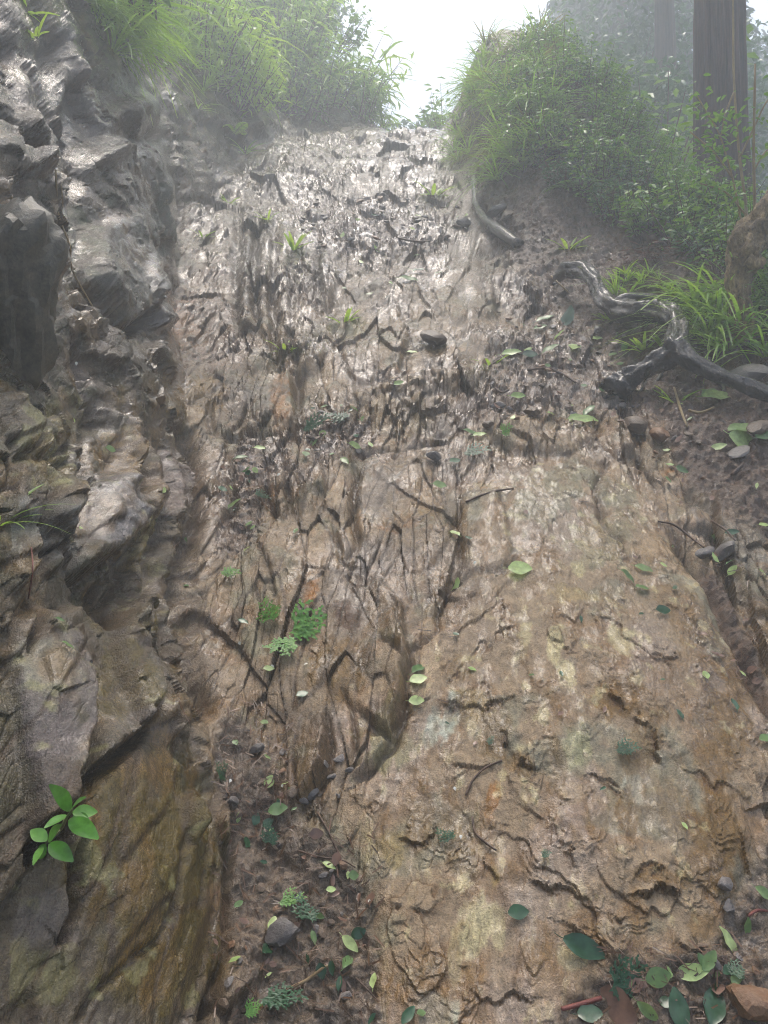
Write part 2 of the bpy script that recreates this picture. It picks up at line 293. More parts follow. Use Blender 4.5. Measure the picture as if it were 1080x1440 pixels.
# drawn blocks: (raise cm, lean across cm, lean down cm, edge px, outline)
BLOCKS = [(14, -4, 2, 5, [(25, 65), (72, 60), (75, 130), (82, 165), (60, 200), (70, 235), (42, 225), (0, 215), (0, 190), (28, 150), (20, 95)]), (16, 5, -6, 6, [(-30, 215), (0, 215), (42, 228), (45, 256), (20, 274), (-30, 274)]),
 (10, 4, -5, 5, [(78, 92), (100, 70), (118, 110), (100, 150), (84, 160)]), (12, 3, -4, 5, [(130, 182), (160, 140), (205, 128), (238, 192), (200, 196)]), (18, -5, 6, 4, [(128, 186), (165, 198), (200, 200), (240, 196), (246, 300), (236, 390), (214, 302), (200, 288), (160, 225), (122, 245)]),
 (14, -3, 5, 4, [(135, 312), (190, 292), (212, 302), (230, 388), (216, 440), (196, 455), (172, 468), (160, 450), (142, 430), (119, 395), (121, 360)]), (8, -3, 3, 4, [(84, 300), (110, 280), (128, 320), (112, 352), (98, 350)]),
 (6, 1, 2, 3.5, [(-30, 590), (52, 572), (57, 615), (44, 650), (-30, 650)]), (5, -2, 1, 3.5, [(58, 600), (92, 590), (86, 622), (63, 642)]), (6, 2, 2, 3.5, [(62, 655), (100, 630), (114, 610), (106, 640), (76, 662)]), (6, -2, 2, 3.5, [(-30, 662), (40, 656), (45, 690), (46, 750), (-30, 735)]), (6, 3, 2, 3.5, [(52, 692), (76, 668), (110, 644), (112, 682), (82, 742), (50, 762)]),
 (10, 4, 3, 3.5, [(140, 682), (170, 662), (200, 686), (176, 692), (179, 706), (201, 727), (195, 754), (162, 786), (128, 803), (108, 800), (130, 742)]), (5, 3, 3, 4, [(-30, 745), (42, 752), (42, 790), (20, 840), (-30, 850)]), (5, -2, 3, 4, [(52, 770), (78, 745), (105, 740), (100, 790), (60, 812)]),
 (15, 7, 4, 4, [(-40, 900), (35, 858), (60, 872), (100, 842), (107, 900), (112, 935), (112, 985), (99, 1030), (84, 1076), (74, 1115), (40, 1178), (-40, 1235)]), (8, 4, 5, 4, [(117, 838), (150, 842), (194, 905), (201, 960), (198, 998), (180, 1036), (122, 1096), (104, 1108), (114, 1020), (120, 930)]), (5, -3, 2, 4, [(170, 850), (205, 780), (212, 830), (195, 880), (178, 880)]),
 (5, 3, 2, 4, [(212, 640), (245, 625), (255, 680), (250, 730), (215, 720), (205, 690)]), (5, -3, 3, 3.5, [(256, 605), (268, 615), (272, 700), (258, 720), (252, 650)]), (5, 3, 3, 4, [(170, 620), (204, 606), (200, 680), (178, 660)]), (6, 3, -3, 4, [(300, 562), (350, 532), (410, 527), (417, 598), (392, 606), (338, 603), (302, 598)]), (7, -4, 3, 4, [(410, 478), (464, 441), (470, 470), (452, 520), (420, 530)]),
 (6, 0, -4, 3.5, [(500, 552), (560, 545), (625, 526), (682, 506), (684, 535), (632, 552), (562, 562), (500, 566)]), (5, -3, 3, 4, [(345, 290), (360, 285), (356, 380), (358, 470), (338, 470), (342, 380)]), (5, 2, 3, 4, [(365, 300), (384, 315), (380, 420), (384, 510), (364, 465), (360, 380)]), (4, 3, 3, 4, [(391, 400), (408, 390), (412, 440), (405, 500), (391, 505)]), (5, -3, 3, 4, [(452, 330), (478, 325), (482, 380), (462, 440), (450, 400)]),
 (4, 3, 3, 3.5, [(372, 650), (390, 645), (400, 680), (406, 730), (395, 740), (376, 690)]), (4, -2, 3, 3.5, [(408, 660), (418, 655), (428, 700), (420, 745), (408, 720)]), (4, 3, 2, 3.5, [(435, 665), (455, 660), (452, 700), (438, 700)]), (3, 1, -1, 4, [(500, 682), (530, 656), (602, 656), (626, 700), (634, 750), (604, 800), (540, 800), (503, 750)]), (6, 6, 3, 4, [(505, 806), (522, 802), (560, 852), (574, 902), (575, 960), (570, 1000), (548, 1040), (522, 1012), (500, 1000), (499, 880)]),
 (6, 4, 3, 4, [(422, 1022), (454, 1012), (466, 1060), (462, 1088), (422, 1142), (418, 1080)]), (4, 2, 2, 4, [(504, 1020), (545, 1045), (520, 1070), (492, 1092), (500, 1060)]), (5, -3, 3, 4, [(1000, 695), (1060, 690), (1100, 720), (1100, 870), (1060, 860), (1040, 800), (1010, 750)]), (4, 3, 2, 4, [(940, 690), (985, 690), (1000, 720), (1005, 745), (960, 740)]),
 (6, 2, -3, 3.5, [(528, 395), (588, 398), (590, 420), (540, 428), (500, 420)]), (5, 2, 3, 4, [(590, 365), (650, 362), (690, 400), (700, 440), (640, 460), (600, 430)]), (5, -3, 2, 4, [(660, 440), (710, 440), (760, 480), (740, 500), (690, 500), (650, 480)]), (5, 2, 3, 4, [(490, 450), (560, 430), (575, 480), (560, 530), (500, 540), (480, 500)]),
 (5, 3, 3, 4, [(835, 585), (880, 590), (900, 640), (870, 640), (840, 620)]), (5, -2, 3, 4, [(700, 580), (780, 590), (830, 620), (800, 640), (735, 630), (690, 620)]), (2, 1, -1, 4, [(645, 700), (700, 690), (725, 770), (705, 795), (655, 795)]), (8, -3, 4, 4, [(232, 1140), (258, 1110), (262, 1180), (245, 1200)]), (7, 3, 3, 4, [(300, 1340), (345, 1350), (350, 1400), (315, 1420), (296, 1400)]), (6, 2, 3, 4, [(302, 1128), (320, 1135), (322, 1200), (306, 1190)])]
block = np.zeros(n_pts, np.int32); blk_sd = np.full(n_pts, -99, f32)
for k, (hc, lx, ly, ed, q) in enumerate(BLOCKS):
    q_ = np.array(q, float); i, s = poly_sd(q, 20)
    cx, cy = q_.mean(0); sx, sy = np.ptp(q_[:, 0]) / 2, np.ptp(q_[:, 1]) / 2
    face = hc * .55 + lx * .7 * (uw[i] - cx) / sx + ly * .7 * (vw[i] - cy) / sy
    ed = max(ed, hc * (1.1 if cx < 300 else .6)); h[i] += (.01 * face * np.clip((s + 1) / (ed + 1), 0, 1)).astype(f32)
    crk[i] = np.maximum(crk[i], (.8 * np.exp(-((s + 2) / 2.5) ** 2)).astype(f32))
    block[i[s > 0]] = k + 1
# soften the coarse steps so that broken faces slope instead of standing as combs, then lay the fine relief on top
hb = blur(h.reshape(NR, NC, 1), 2).ravel(); hb2 = blur(hb.reshape(NR, NC, 1), 3).ravel(); kw_ = (.85 * m_wall * m_rock); h = (hb * (1 - kw_) + hb2 * kw_).astype(f32) + h_fine + (h_fac + (blur(hblur(h_fac, 3).reshape(NR, NC, 1), 2).ravel() - h_fac) * sstep(-.12, .02, tl)).astype(f32)
# soil, mud and rubble
ms = np.maximum(m_soil, m_mud); ix = live[(ms[live] > .01) | (m_rub[live] > .01)]
cl1, cl2, rr, _ = voro3(Pf[ix] * f32(38), 91); c1, c2, rr2, _ = voro3(Pf[ix] * f32(16), 93)
clod = (.5 - cl1).clip(-.2, .5) * .016 * (.3 + rr[:, 0]) + (.5 - c1).clip(-.1, .5) * .035 * (rr2[:, 0] > .55)
h[ix] += ((ms[ix] * (clod * 1.0 + .012 * fbm(Pf[ix] * f32(30), 3, 95) + .03 * fbm(Pf[ix] * f32(6), 3, 97)))).astype(f32)
chip = np.where(rr[:, 1] > .35, (rr[:, 0] - .1) * .013, 0) * sstep(.02, .12, cl2 - cl1) + np.where(rr2[:, 1] > .6, rr2[:, 2] * .022, 0) * sstep(.02, .1, c2 - c1)
h[ix] += (m_rub[ix] * chip * (1 - m_soil[ix])).astype(f32)
rubr = np.zeros(n_pts, f32); rubr[ix] = rr[:, 2]
fine = np.clip(1 - mpp * 60, 0, 1)
h += (m_rock * .0016 * fine * w3).astype(f32)
h[~inframe] *= .5
# where the sheet is stretched (faces seen edge-on) its few points cannot carry steps: smooth them there
sp_ = np.zeros((NR, NC)); sp_[:, :-1] = np.linalg.norm(np.diff(B, axis=1), axis=-1); rw_ = np.zeros((NR, NC)); rw_[:-1] = np.linalg.norm(np.diff(B, axis=0), axis=-1)
sp_ = blur(np.maximum(sp_, rw_)[..., None], 2)[..., 0]; rel = sp_ / np.maximum(D, .3) * F                       # in photo pixels
ms_ = np.clip(sstep(6, 18, rel), 0, 1).ravel()
for _ in range(6): h = (h + (blur(h.reshape(NR, NC, 1), 1).ravel() - h) * ms_).astype(f32)
PD = P + N * h[:, None]

# ------------------------------------------------------------------ colours of the stone, mud and soil (linear)
def rgb(r, g_, b): return np.array([((c / 255 + .055) / 1.055) ** 2.4 if c > 10 else c / 3294 for c in (r, g_, b)])
def mixc(C, c, m): return C + (np.asarray(c)[None, :] - C) * np.clip(m, 0, 1)[:, None]
la, lb, lc = fbm(Pf * f32(2.2), 4, 101), fbm(Pf * f32(5), 4, 105), fbm(Pf * f32(14), 4, 109)
st = fbm(Q * np.array([11, 4.0, 6], f32), 4, 113); st2 = fbm(Q * np.array([30, 11, 12], f32), 4, 117)
C = np.tile(rgb(154, 136, 114), (n_pts, 1))
C = mixc(C, rgb(142, 116, 90), sstep(-.3, .5, lb + st * .6)); C = mixc(C, rgb(160, 146, 134), .5 * sstep(.1, .55, la - .3 * lb))
C = mixc(C, rgb(136, 138, 120), .55 * sstep(.15, .6, lb - la)); C = mixc(C, rgb(186, 170, 138), .6 * sstep(.30, .7, st2 + .5 * lc) * m_slab)
C = C * (1 + .40 * (cellr - .5))[:, None] * (1 + .25 * (cellb - .5))[:, None]
# left wall: darker, olive and purple-grey
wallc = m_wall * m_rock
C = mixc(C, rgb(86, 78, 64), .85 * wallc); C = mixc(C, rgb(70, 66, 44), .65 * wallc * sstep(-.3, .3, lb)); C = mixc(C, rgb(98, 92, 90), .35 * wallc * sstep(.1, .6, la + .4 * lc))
C = C * (1 - wallc * (.16 + .26 * sstep(640, 420, v)))[:, None]  # uneven light put into the colour: wall dimmed, more so higher up
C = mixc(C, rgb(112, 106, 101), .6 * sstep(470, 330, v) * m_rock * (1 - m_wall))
# painted patches: (cx, cy, rx, ry, angle, colour, strength)
BRN, DBR, CRM, YEL, OLV, PUR, GRY, ORG, WGR, TAN = rgb(116, 90, 54), rgb(88, 64, 38), rgb(200, 188, 152), rgb(166, 146, 100), rgb(88, 76, 42), rgb(116, 108, 102), rgb(150, 146, 142), rgb(150, 104, 58), rgb(186, 192, 176), rgb(176, 152, 124)
PATCH = [(665, 1310, 26, 48, 0, CRM, .85), (640, 1345, 12, 40, 0, CRM, .7), (700, 1300, 14, 40, 0, CRM, .6), (660, 985, 26, 22, 20, YEL, .8), (632, 1010, 16, 36, 15, WGR, .8), (610, 1020, 12, 40, 10, WGR, .6), (556, 1185, 26, 30, 0, YEL, .45), (545, 1050, 40, 50, 20, rgb(150, 146, 110), .6),
 (780, 905, 12, 45, 5, CRM, .75), (740, 905, 14, 30, 0, CRM, .6), (795, 940, 16, 14, 0, CRM, .7), (875, 905, 14, 32, -25, CRM, .6), (800, 832, 40, 16, 10, YEL, .4), (730, 802, 18, 12, 0, rgb(196, 190, 140), .9), (695, 1235, 10, 20, 0, YEL, .7), (808, 1118, 24, 18, 0, rgb(190, 168, 130), .9), (810, 1055, 22, 40, 0, rgb(170, 168, 130), .5),
 (800, 1345, 30, 22, 10, CRM, .55), (760, 1370, 20, 40, 0, TAN, .7), (610, 1425, 30, 30, 0, WGR, .5), (890, 1110, 16, 26, 0, WGR, .6), (850, 760, 60, 40, -30, rgb(150, 142, 112), .6), (770, 700, 60, 40, -30, rgb(140, 136, 112), .6),
 (488, 866, 22, 34, 0, DBR, 1), (437, 835, 14, 26, 0, ORG, .9), (470, 945, 34, 50, 0, BRN, .8), (478, 775, 8, 26, 10, BRN, .9), (560, 740, 30, 16, 0, ORG, .5), (870, 985, 40, 30, 25, BRN, .95), (905, 1040, 30, 50, 30, BRN, .6), (1030, 1000, 40, 150, 15, BRN, .85), (1010, 1170, 46, 90, 0, BRN, .9), (880, 1150, 16, 40, 0, BRN, .7),
 (690, 1125, 12, 30, 10, ORG, .8), (690, 1050, 26, 20, 10, BRN, .7), (730, 1075, 26, 14, 30, BRN, .7), (930, 1240, 50, 18, 10, BRN, .7), (1000, 1300, 40, 30, 0, BRN, .7), (960, 960, 60, 60, 30, BRN, .5), (960, 860, 60, 30, 40, BRN, .55), (915, 770, 36, 26, 0, TAN, .7), (640, 940, 26, 26, 0, BRN, .6), (590, 1160, 16, 50, 10, BRN, .6), (820, 1130, 30, 60, 0, rgb(168, 150, 136), .6),
 (240, 1250, 110, 170, 20, OLV, .95), (200, 1330, 90, 120, 20, OLV, .8), (160, 960, 40, 90, 15, OLV, .9), (150, 860, 30, 30, 0, OLV, .7), (150, 1160, 60, 90, 0, OLV, .7), (225, 830, 14, 100, 0, rgb(126, 114, 74), .7), (215, 760, 14, 50, 0, rgb(140, 128, 84), .7), (100, 1250, 50, 60, 0, OLV, .6), (50, 1310, 50, 50, 0, PUR, .6), (40, 1380, 60, 50, 0, rgb(130, 124, 92), .6),
 (40, 990, 70, 110, 15, PUR, .75), (30, 950, 40, 50, 0, rgb(150, 146, 128), .55), (30, 1090, 40, 90, 15, rgb(94, 84, 80), .6), (150, 720, 50, 60, 30, rgb(136, 132, 130), .85), (60, 760, 70, 50, 0, rgb(128, 126, 120), .7), (50, 640, 60, 60, 0, rgb(132, 128, 96), .75), (120, 580, 50, 40, 0, rgb(126, 122, 90), .4), (180, 640, 30, 40, 0, rgb(130, 104, 66), .7),
 (240, 680, 26, 50, 0, rgb(142, 126, 120), .6), (350, 570, 36, 30, 0, PUR, .6), (395, 560, 14, 40, 0, ORG, .7), (290, 470, 60, 110, 0, rgb(142, 122, 108), .6), (255, 450, 24, 40, 0, ORG, .45), (270, 560, 50, 30, 0, rgb(150, 124, 82), .6), (350, 660, 10, 40, 0, ORG, .6), (380, 690, 14, 40, -10, ORG, .5), (560, 575, 70, 30, 0, rgb(150, 132, 104), .6), (590, 590, 30, 20, 0, OLV, .5),
 (180, 380, 50, 80, 0, rgb(108, 106, 98), .8), (110, 330, 40, 50, 0, rgb(96, 98, 78), .7), (220, 300, 26, 100, 0, rgb(66, 72, 64), .8), (160, 220, 40, 40, 0, rgb(108, 102, 92), .5), (50, 130, 30, 70, 0, rgb(128, 118, 114), .6), (440, 485, 24, 40, 20, rgb(112, 102, 86), .8), (350, 380, 24, 90, 0, rgb(88, 84, 76), .6), (440, 380, 40, 60, 0, rgb(110, 102, 96), .6),
 (950, 665, 30, 8, 5, ORG, .8), (920, 640, 40, 30, 0, rgb(120, 106, 82), .6), (1050, 750, 40, 60, 0, rgb(138, 134, 122), .8), (530, 700, 30, 40, 0, rgb(160, 150, 140), .5), (600, 700, 20, 40, 0, rgb(150, 124, 90), .6), (650, 740, 8, 50, 0, BRN, .8)]
for cx, cy, rx, ry, ang, col, stg in PATCH:
    ca, sa = math.cos(math.radians(ang)), math.sin(math.radians(ang)); R_ = max(rx, ry) * 1.8
    i = np.nonzero(VIS & (np.abs(u - cx) < R_) & (np.abs(v - cy) < R_))[0]
    a = ((u[i] - cx) * ca + (v[i] - cy) * sa) / rx; b = (-(u[i] - cx) * sa + (v[i] - cy) * ca) / ry
    q = 1 - np.sqrt(a * a + b * b) + .45 * lc[i] + .40 * st2[i] + .25 * lb[i]
    C[i] = C[i] + (col - C[i]) * (stg * sstep(-.05, .35, q) * (1 - m_soil[i]) * (1 - m_mud[i]))[:, None]
# iron-brown runs where water sits: below scarps and in cracks
brown = sstep(.02, .5, st + .5 * lb) * m_rock
C = mixc(C, BRN, .55 * brown); C = mixc(C, rgb(90, 64, 36), .75 * scarp * m_rock); C = mixc(C, rgb(74, 60, 46), .75 * crk * m_rock)
C = mixc(C, CRM, .5 * sstep(.55, .8, lc + .3 * st2) * m_slab)
C = mixc(C, rgb(150, 146, 112), .55 * sstep(.45, .75, lc) * wallc * sstep(480, 700, v) )
mudc = np.tile(rgb(106, 94, 82), (n_pts, 1)) * (1 + .5 * lc + .3 * lb)[:, None]
C = C * (1 - m_mud[:, None]) + mudc * m_mud[:, None]
soilc = np.tile(rgb(88, 72, 60), (n_pts, 1)) * (1 + .5 * lc)[:, None]
C = C * (1 - m_soil[:, None]) + soilc * m_soil[:, None]
rubc = mixc(np.tile(rgb(120, 104, 92), (n_pts, 1)), rgb(168, 160, 154), sstep(.5, .95, rubr))
C = C + (rubc - C) * (.7 * m_rub * (1 - m_soil))[:, None]
C = mixc(C, rgb(70, 84, 52), m_far)
lum = C @ np.array([.3, .55, .15]); C = np.clip((lum[:, None] + (C - lum[:, None]) * 1.32) * (1 - .13 * m_rock * (1 - m_wall) - .02)[:, None], .012, .8)
WET = np.clip(.62 + .5 * la + .35 * st + .25 * brown - .25 * m_soil + .05 * m_slab + m_slab * (.9 * st2 + .6 * lb), 0, 1.3)

# ------------------------------------------------------------------ materials
def new_mat(name):
    m = bpy.data.materials.new(name); m.use_nodes = True; nt = m.node_tree; return m, nt, nt.nodes['Principled BSDF']
def nd(nt, typ, **kw):
    n = nt.nodes.new(typ)
    for k_, v_ in kw.items(): setattr(n, k_, v_)
    return n
def noise_node(nt, vec, scale, detail=6, rough=.6):
    n = nd(nt, 'ShaderNodeTexNoise'); n.inputs['Scale'].default_value = scale; n.inputs['Detail'].default_value = detail; n.inputs['Roughness'].default_value = rough
    if vec is not None: nt.links.new(vec, n.inputs['Vector'])
    return n.outputs[0]
def mapr(nt, val, a, b, c, d):
    n = nd(nt, 'ShaderNodeMapRange'); nt.links.new(val, n.inputs[0])
    for k_, v_ in zip((1, 2, 3, 4), (a, b, c, d)): n.inputs[k_].default_value = v_
    return n.outputs[0]
def mathn(nt, op, a, b):
    n = nd(nt, 'ShaderNodeMath', operation=op)
    for k_, q in enumerate((a, b)):
        if isinstance(q, (int, float)): n.inputs[k_].default_value = q
        else: nt.links.new(q, n.inputs[k_])
    return n.outputs[0]
def mulcol(nt, col, fac):
    n = nd(nt, 'ShaderNodeVectorMath', operation='SCALE'); nt.links.new(col, n.inputs[0]); nt.links.new(fac, n.inputs['Scale']); return n.outputs[0]
def rock_material():
    m, nt, b = new_mat('wet_schist'); L = nt.links.new
    pos = nd(nt, 'ShaderNodeNewGeometry').outputs['Position']
    mp = nd(nt, 'ShaderNodeMapping'); mp.inputs['Rotation'].default_value = (math.radians(-39), 0, math.radians(4)); L(pos, mp.inputs['Vector'])
    sc = nd(nt, 'ShaderNodeMapping'); sc.inputs['Scale'].default_value = (1, .45, .7); L(mp.outputs[0], sc.inputs['Vector'])
    ca = nd(nt, 'ShaderNodeAttribute', attribute_name='Col'); wa = nd(nt, 'ShaderNodeAttribute', attribute_name='Wet')
    n1 = noise_node(nt, sc.outputs[0], 70, 6, .7); n2 = noise_node(nt, pos, 220, 3, .6); n3 = noise_node(nt, pos, 26, 5, .65)
    f = mathn(nt, 'MULTIPLY', mapr(nt, n1, .25, .75, .55, 1.45), mapr(nt, n2, .3, .7, .72, 1.28)); f = mathn(nt, 'MULTIPLY', f, mapr(nt, n3, .3, .7, .82, 1.18))
    L(mulcol(nt, ca.outputs['Color'], f), b.inputs['Base Color'])
    wr = mathn(nt, 'ADD', wa.outputs['Fac'], mapr(nt, n3, .3, .7, -.35, .35))
    L(mapr(nt, wr, .1, 1.0, .38, .10), b.inputs['Roughness'])
    b.inputs['IOR'].default_value = 1.48
    hh = mathn(nt, 'ADD', mathn(nt, 'MULTIPLY', n1, .7), mathn(nt, 'MULTIPLY', n2, .35)); hh = mathn(nt, 'ADD', hh, mathn(nt, 'MULTIPLY', n3, .8))
    bp = nd(nt, 'ShaderNodeBump'); bp.inputs['Strength'].default_value = .8; bp.inputs['Distance'].default_value = .012; L(hh, bp.inputs['Height']); L(bp.outputs[0], b.inputs['Normal'])
    cw = nd(nt, 'ShaderNodeMapRange'); L(wr, cw.inputs[0]); cw.inputs[1].default_value = .55; cw.inputs[2].default_value = 1.1; cw.inputs[4].default_value = .9
    L(cw.outputs[0], b.inputs['Coat Weight']); b.inputs['Coat Roughness'].default_value = .05; b.inputs['Coat IOR'].default_value = 1.36       # film of water
    b2 = nd(nt, 'ShaderNodeBump'); b2.inputs['Strength'].default_value = .5; b2.inputs['Distance'].default_value = .010; L(mathn(nt, 'ADD', n3, mathn(nt, 'MULTIPLY', n1, .4)), b2.inputs['Height']); L(b2.outputs[0], b.inputs['Coat Normal'])
    return m
ROCK = rock_material()

# ------------------------------------------------------------------ the terrain mesh, split into setting and rock blocks
def link(o, parent=None):
    COL.objects.link(o)
    if parent is not None: o.parent = parent
    return o
def tag(o, label=None, cat=None, group=None, kind=None):
    for k_, v_ in (('label', label), ('category', cat), ('group', group), ('kind', kind)):
        if v_: o[k_] = v_
    return o
ids = np.arange(NR * NC).reshape(NR, NC)
quads = np.stack([ids[:-1, :-1], ids[:-1, 1:], ids[1:, 1:], ids[1:, :-1]], -1).reshape(-1, 4)
qb = block[quads[:, 0]]
zone = np.where(qb > 0, qb + 10, 0)
zone = np.where((qb == 0) & (m_soil[quads[:, 0]] > .5) & (tr[quads[:, 0]] > -.2), 1, zone); zone = np.where((qb == 0) & (m_soil[quads[:, 0]] > .5) & (tl[quads[:, 0]] > 0), 2, zone)
zone = np.where((qb == 0) & (m_mud[quads[:, 0]] > .5) & (u[quads[:, 0]] < 640), 3, zone); zone = np.where((qb == 0) & (m_mud[quads[:, 0]] > .5) & (u[quads[:, 0]] >= 640), 4, zone)
zone = np.where((qb == 0) & (y[quads[:, 0]] > 13), 5, zone)
def sub_mesh(name, qs, parent=None):
    used, inv = np.unique(qs.ravel(), return_inverse=True)
    me = bpy.data.meshes.new(name); nq = len(qs)
    me.vertices.add(len(used)); me.vertices.foreach_set('co', PD[used].astype(f32).ravel())
    me.loops.add(nq * 4); me.loops.foreach_set('vertex_index', inv.astype(np.int32).ravel())
    me.polygons.add(nq); me.polygons.foreach_set('loop_start', np.arange(0, nq * 4, 4, dtype=np.int32)); me.polygons.foreach_set('loop_total', np.full(nq, 4, np.int32))
    me.polygons.foreach_set('use_smooth', np.ones(nq, bool))
    at_ = me.attributes.new('Col', 'FLOAT_COLOR', 'POINT'); at_.data.foreach_set('color', np.concatenate([C[used], np.ones((len(used), 1))], 1).astype(f32).ravel())
    aw = me.attributes.new('Wet', 'FLOAT', 'POINT'); aw.data.foreach_set('value', WET[used].astype(f32))
    me.materials.append(ROCK); me.update(); me.validate(); me.set_sharp_from_angle(angle=math.radians(32))
    return link(bpy.data.objects.new(name, me), parent)
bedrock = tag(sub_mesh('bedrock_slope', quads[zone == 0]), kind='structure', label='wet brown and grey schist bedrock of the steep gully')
for zi, nm, lb_ in ((1, 'soil_bank', 'dark soil bank on the right of the gully'), (2, 'hillside', 'vegetated earth above the left rock wall'), (3, 'mud_floor', 'muddy gully floor littered with leaves'), (4, 'mud_edge', 'muddy ground at the foot of the slab'), (5, 'hilltop', 'misty ground beyond the crest')):
    if (zone == zi).any(): tag(sub_mesh(nm, quads[zone == zi]), kind='structure', label=lb_)
for k in range(len(BLOCKS)):
    if (zone == k + 11).sum() > 8: sub_mesh('rock_block', quads[zone == k + 11], bedrock)

# visible surface lookup: photo pixel -> point and normal on the finished ground
GN = grid_normals(PD.reshape(NR, NC, 3)); GN = blur(GN, 3).reshape(-1, 3)
GU, GV, GD = project(PD)
_b = 4; _w, _h = 1080 // _b + 60, 1440 // _b + 60
_iu = np.floor(GU / _b).astype(int) + 30; _iv = np.floor(GV / _b).astype(int) + 30
_ok = np.nonzero((_iu >= 0) & (_iu < _w) & (_iv >= 0) & (_iv < _h))[0]
_ord = _ok[np.argsort(-GD[_ok])]; _zi = np.full(_w * _h, -1); _zi[_iv[_ord] * _w + _iu[_ord]] = _ord
def hit(px, py):
    a, b = int(px // _b) + 30, int(py // _b) + 30
    for r in range(8):
        best = -1
        for da in range(-r, r + 1):
            for db in range(-r, r + 1):
                k_ = (b + db) * _w + a + da
                if 0 <= k_ < len(_zi) and _zi[k_] >= 0 and (best < 0 or GD[_zi[k_]] < GD[best]): best = _zi[k_]
        if best >= 0: break
    n = GN[best]; n = n / np.linalg.norm(n)
    if n[2] < 0: n = -n
    d = GD[best]
    return Vector(at(px, py, d)), Vector(n), d

#VEG0
# ------------------------------------------------------------------ builders for stones, wood and plants
rnd = random.Random(7)
class MB:
    """collects vertices and faces, then becomes one mesh"""
    def __init__(s): s.v, s.f = [], []
    def add(s, vs, fs):
        o = len(s.v); s.v += [tuple(p) for p in vs]; s.f += [tuple(i + o for i in f) for f in fs]
    def mesh(s, name, mat, smooth=True):
        me = bpy.data.meshes.new(name); me.from_pydata(s.v, [], s.f)
        if smooth: me.polygons.foreach_set('use_smooth', np.ones(len(me.polygons), bool))
        me.materials.append(mat); me.update(); return me
    def build(s, name, mat, parent=None, smooth=True):
        return link(bpy.data.objects.new(name, s.mesh(name, mat, smooth)), parent)
def catmull(pts, n):
    p = [pts[0] * 2 - pts[1]] + list(pts) + [pts[-1] * 2 - pts[-2]]; out = []
    for i in range(1, len(p) - 2):
        for k in range(n):
            t = k / n; a, b, c, d = p[i - 1], p[i], p[i + 1], p[i + 2]
            out.append(.5 * ((2 * b) + (c - a) * t + (2 * a - 5 * b + 4 * c - d) * t * t + (3 * b - a - 3 * c + d) * t ** 3))
    out.append(p[-2]); return out
def tube(mb, pts, rad, nseg=8, sub=4, rough=0.0, seed=0, flute=0.0, fl_n=9, cap=True):
    """tapering tube through pts; rough = uneven radius, flute = lengthwise ridges"""
    P3 = [np.array(list(p) + [r]) for p, r in zip(pts, rad)]; C4 = catmull(P3, sub) if sub > 1 else P3
    cs = [Vector(c[:3]) for c in C4]; rs = [max(float(c[3]), 1e-4) for c in C4]; rg = random.Random(seed)
    ph = [rg.uniform(0, 6.28) for _ in range(4)]; ref = None; vs = []; fs = []; n = len(cs)
    for i in range(n):
        t = (cs[min(i + 1, n - 1)] - cs[max(i - 1, 0)]).normalized()
        if ref is None: ref = t.orthogonal().normalized()
        ref = (ref - t * ref.dot(t)).normalized(); bi = t.cross(ref)
        for k in range(nseg):
            a = 2 * math.pi * k / nseg
            r = rs[i] * (1 + rough * (.5 * math.sin(2 * a + ph[0] + i * .35) + .35 * math.sin(3 * a + ph[1] - i * .5) + rg.uniform(-.35, .35)) + flute * (abs(math.sin(fl_n * a * .5 + ph[2] + .12 * math.sin(i * .5))) - .5))
            vs.append(cs[i] + (ref * math.cos(a) + bi * math.sin(a)) * r)
    for i in range(n - 1):
        for k in range(nseg):
            k2 = (k + 1) % nseg; fs.append((i * nseg + k, i * nseg + k2, (i + 1) * nseg + k2, (i + 1) * nseg + k))
    if cap: fs.append(tuple(range(nseg))[::-1]); fs.append(tuple((n - 1) * nseg + k for k in range(nseg)))
    mb.add(vs, fs)
def leaf(mb, base, d, up, L, W, segs=4, curl=.25, fold=.25, shape=.9, wob=0.0):
    """a blade with a raised midrib line: base point, direction, face normal, length, full width"""
    d = d.normalized(); side = d.cross(up)
    side = side.normalized() if side.length > 1e-5 else d.orthogonal().normalized(); up = side.cross(d).normalized(); vs = []; fs = []
    for i in range(segs + 1):
        t = i / segs; w = W * .5 * max(math.sin(math.pi * min(.97, t * .94 + .03)) ** shape, .03) * (1.15 - .35 * t)
        c = base + d * (L * t * (1 - .18 * curl * t)) - up * (L * curl * t * t) ; lift = up * (w * fold * (1 + wob * math.sin(9 * t)))
        vs += [c + side * w + lift, c, c - side * w + lift]
    for i in range(segs):
        a = i * 3; fs += [(a, a + 1, a + 4, a + 3), (a + 1, a + 2, a + 5, a + 4)]
    mb.add(vs, fs)
def rvec(r, z0=-1, z1=1):
    a = r.uniform(0, 2 * math.pi); z = r.uniform(z0, z1); s_ = math.sqrt(max(0, 1 - z * z)); return Vector((s_ * math.cos(a), s_ * math.sin(a), z))
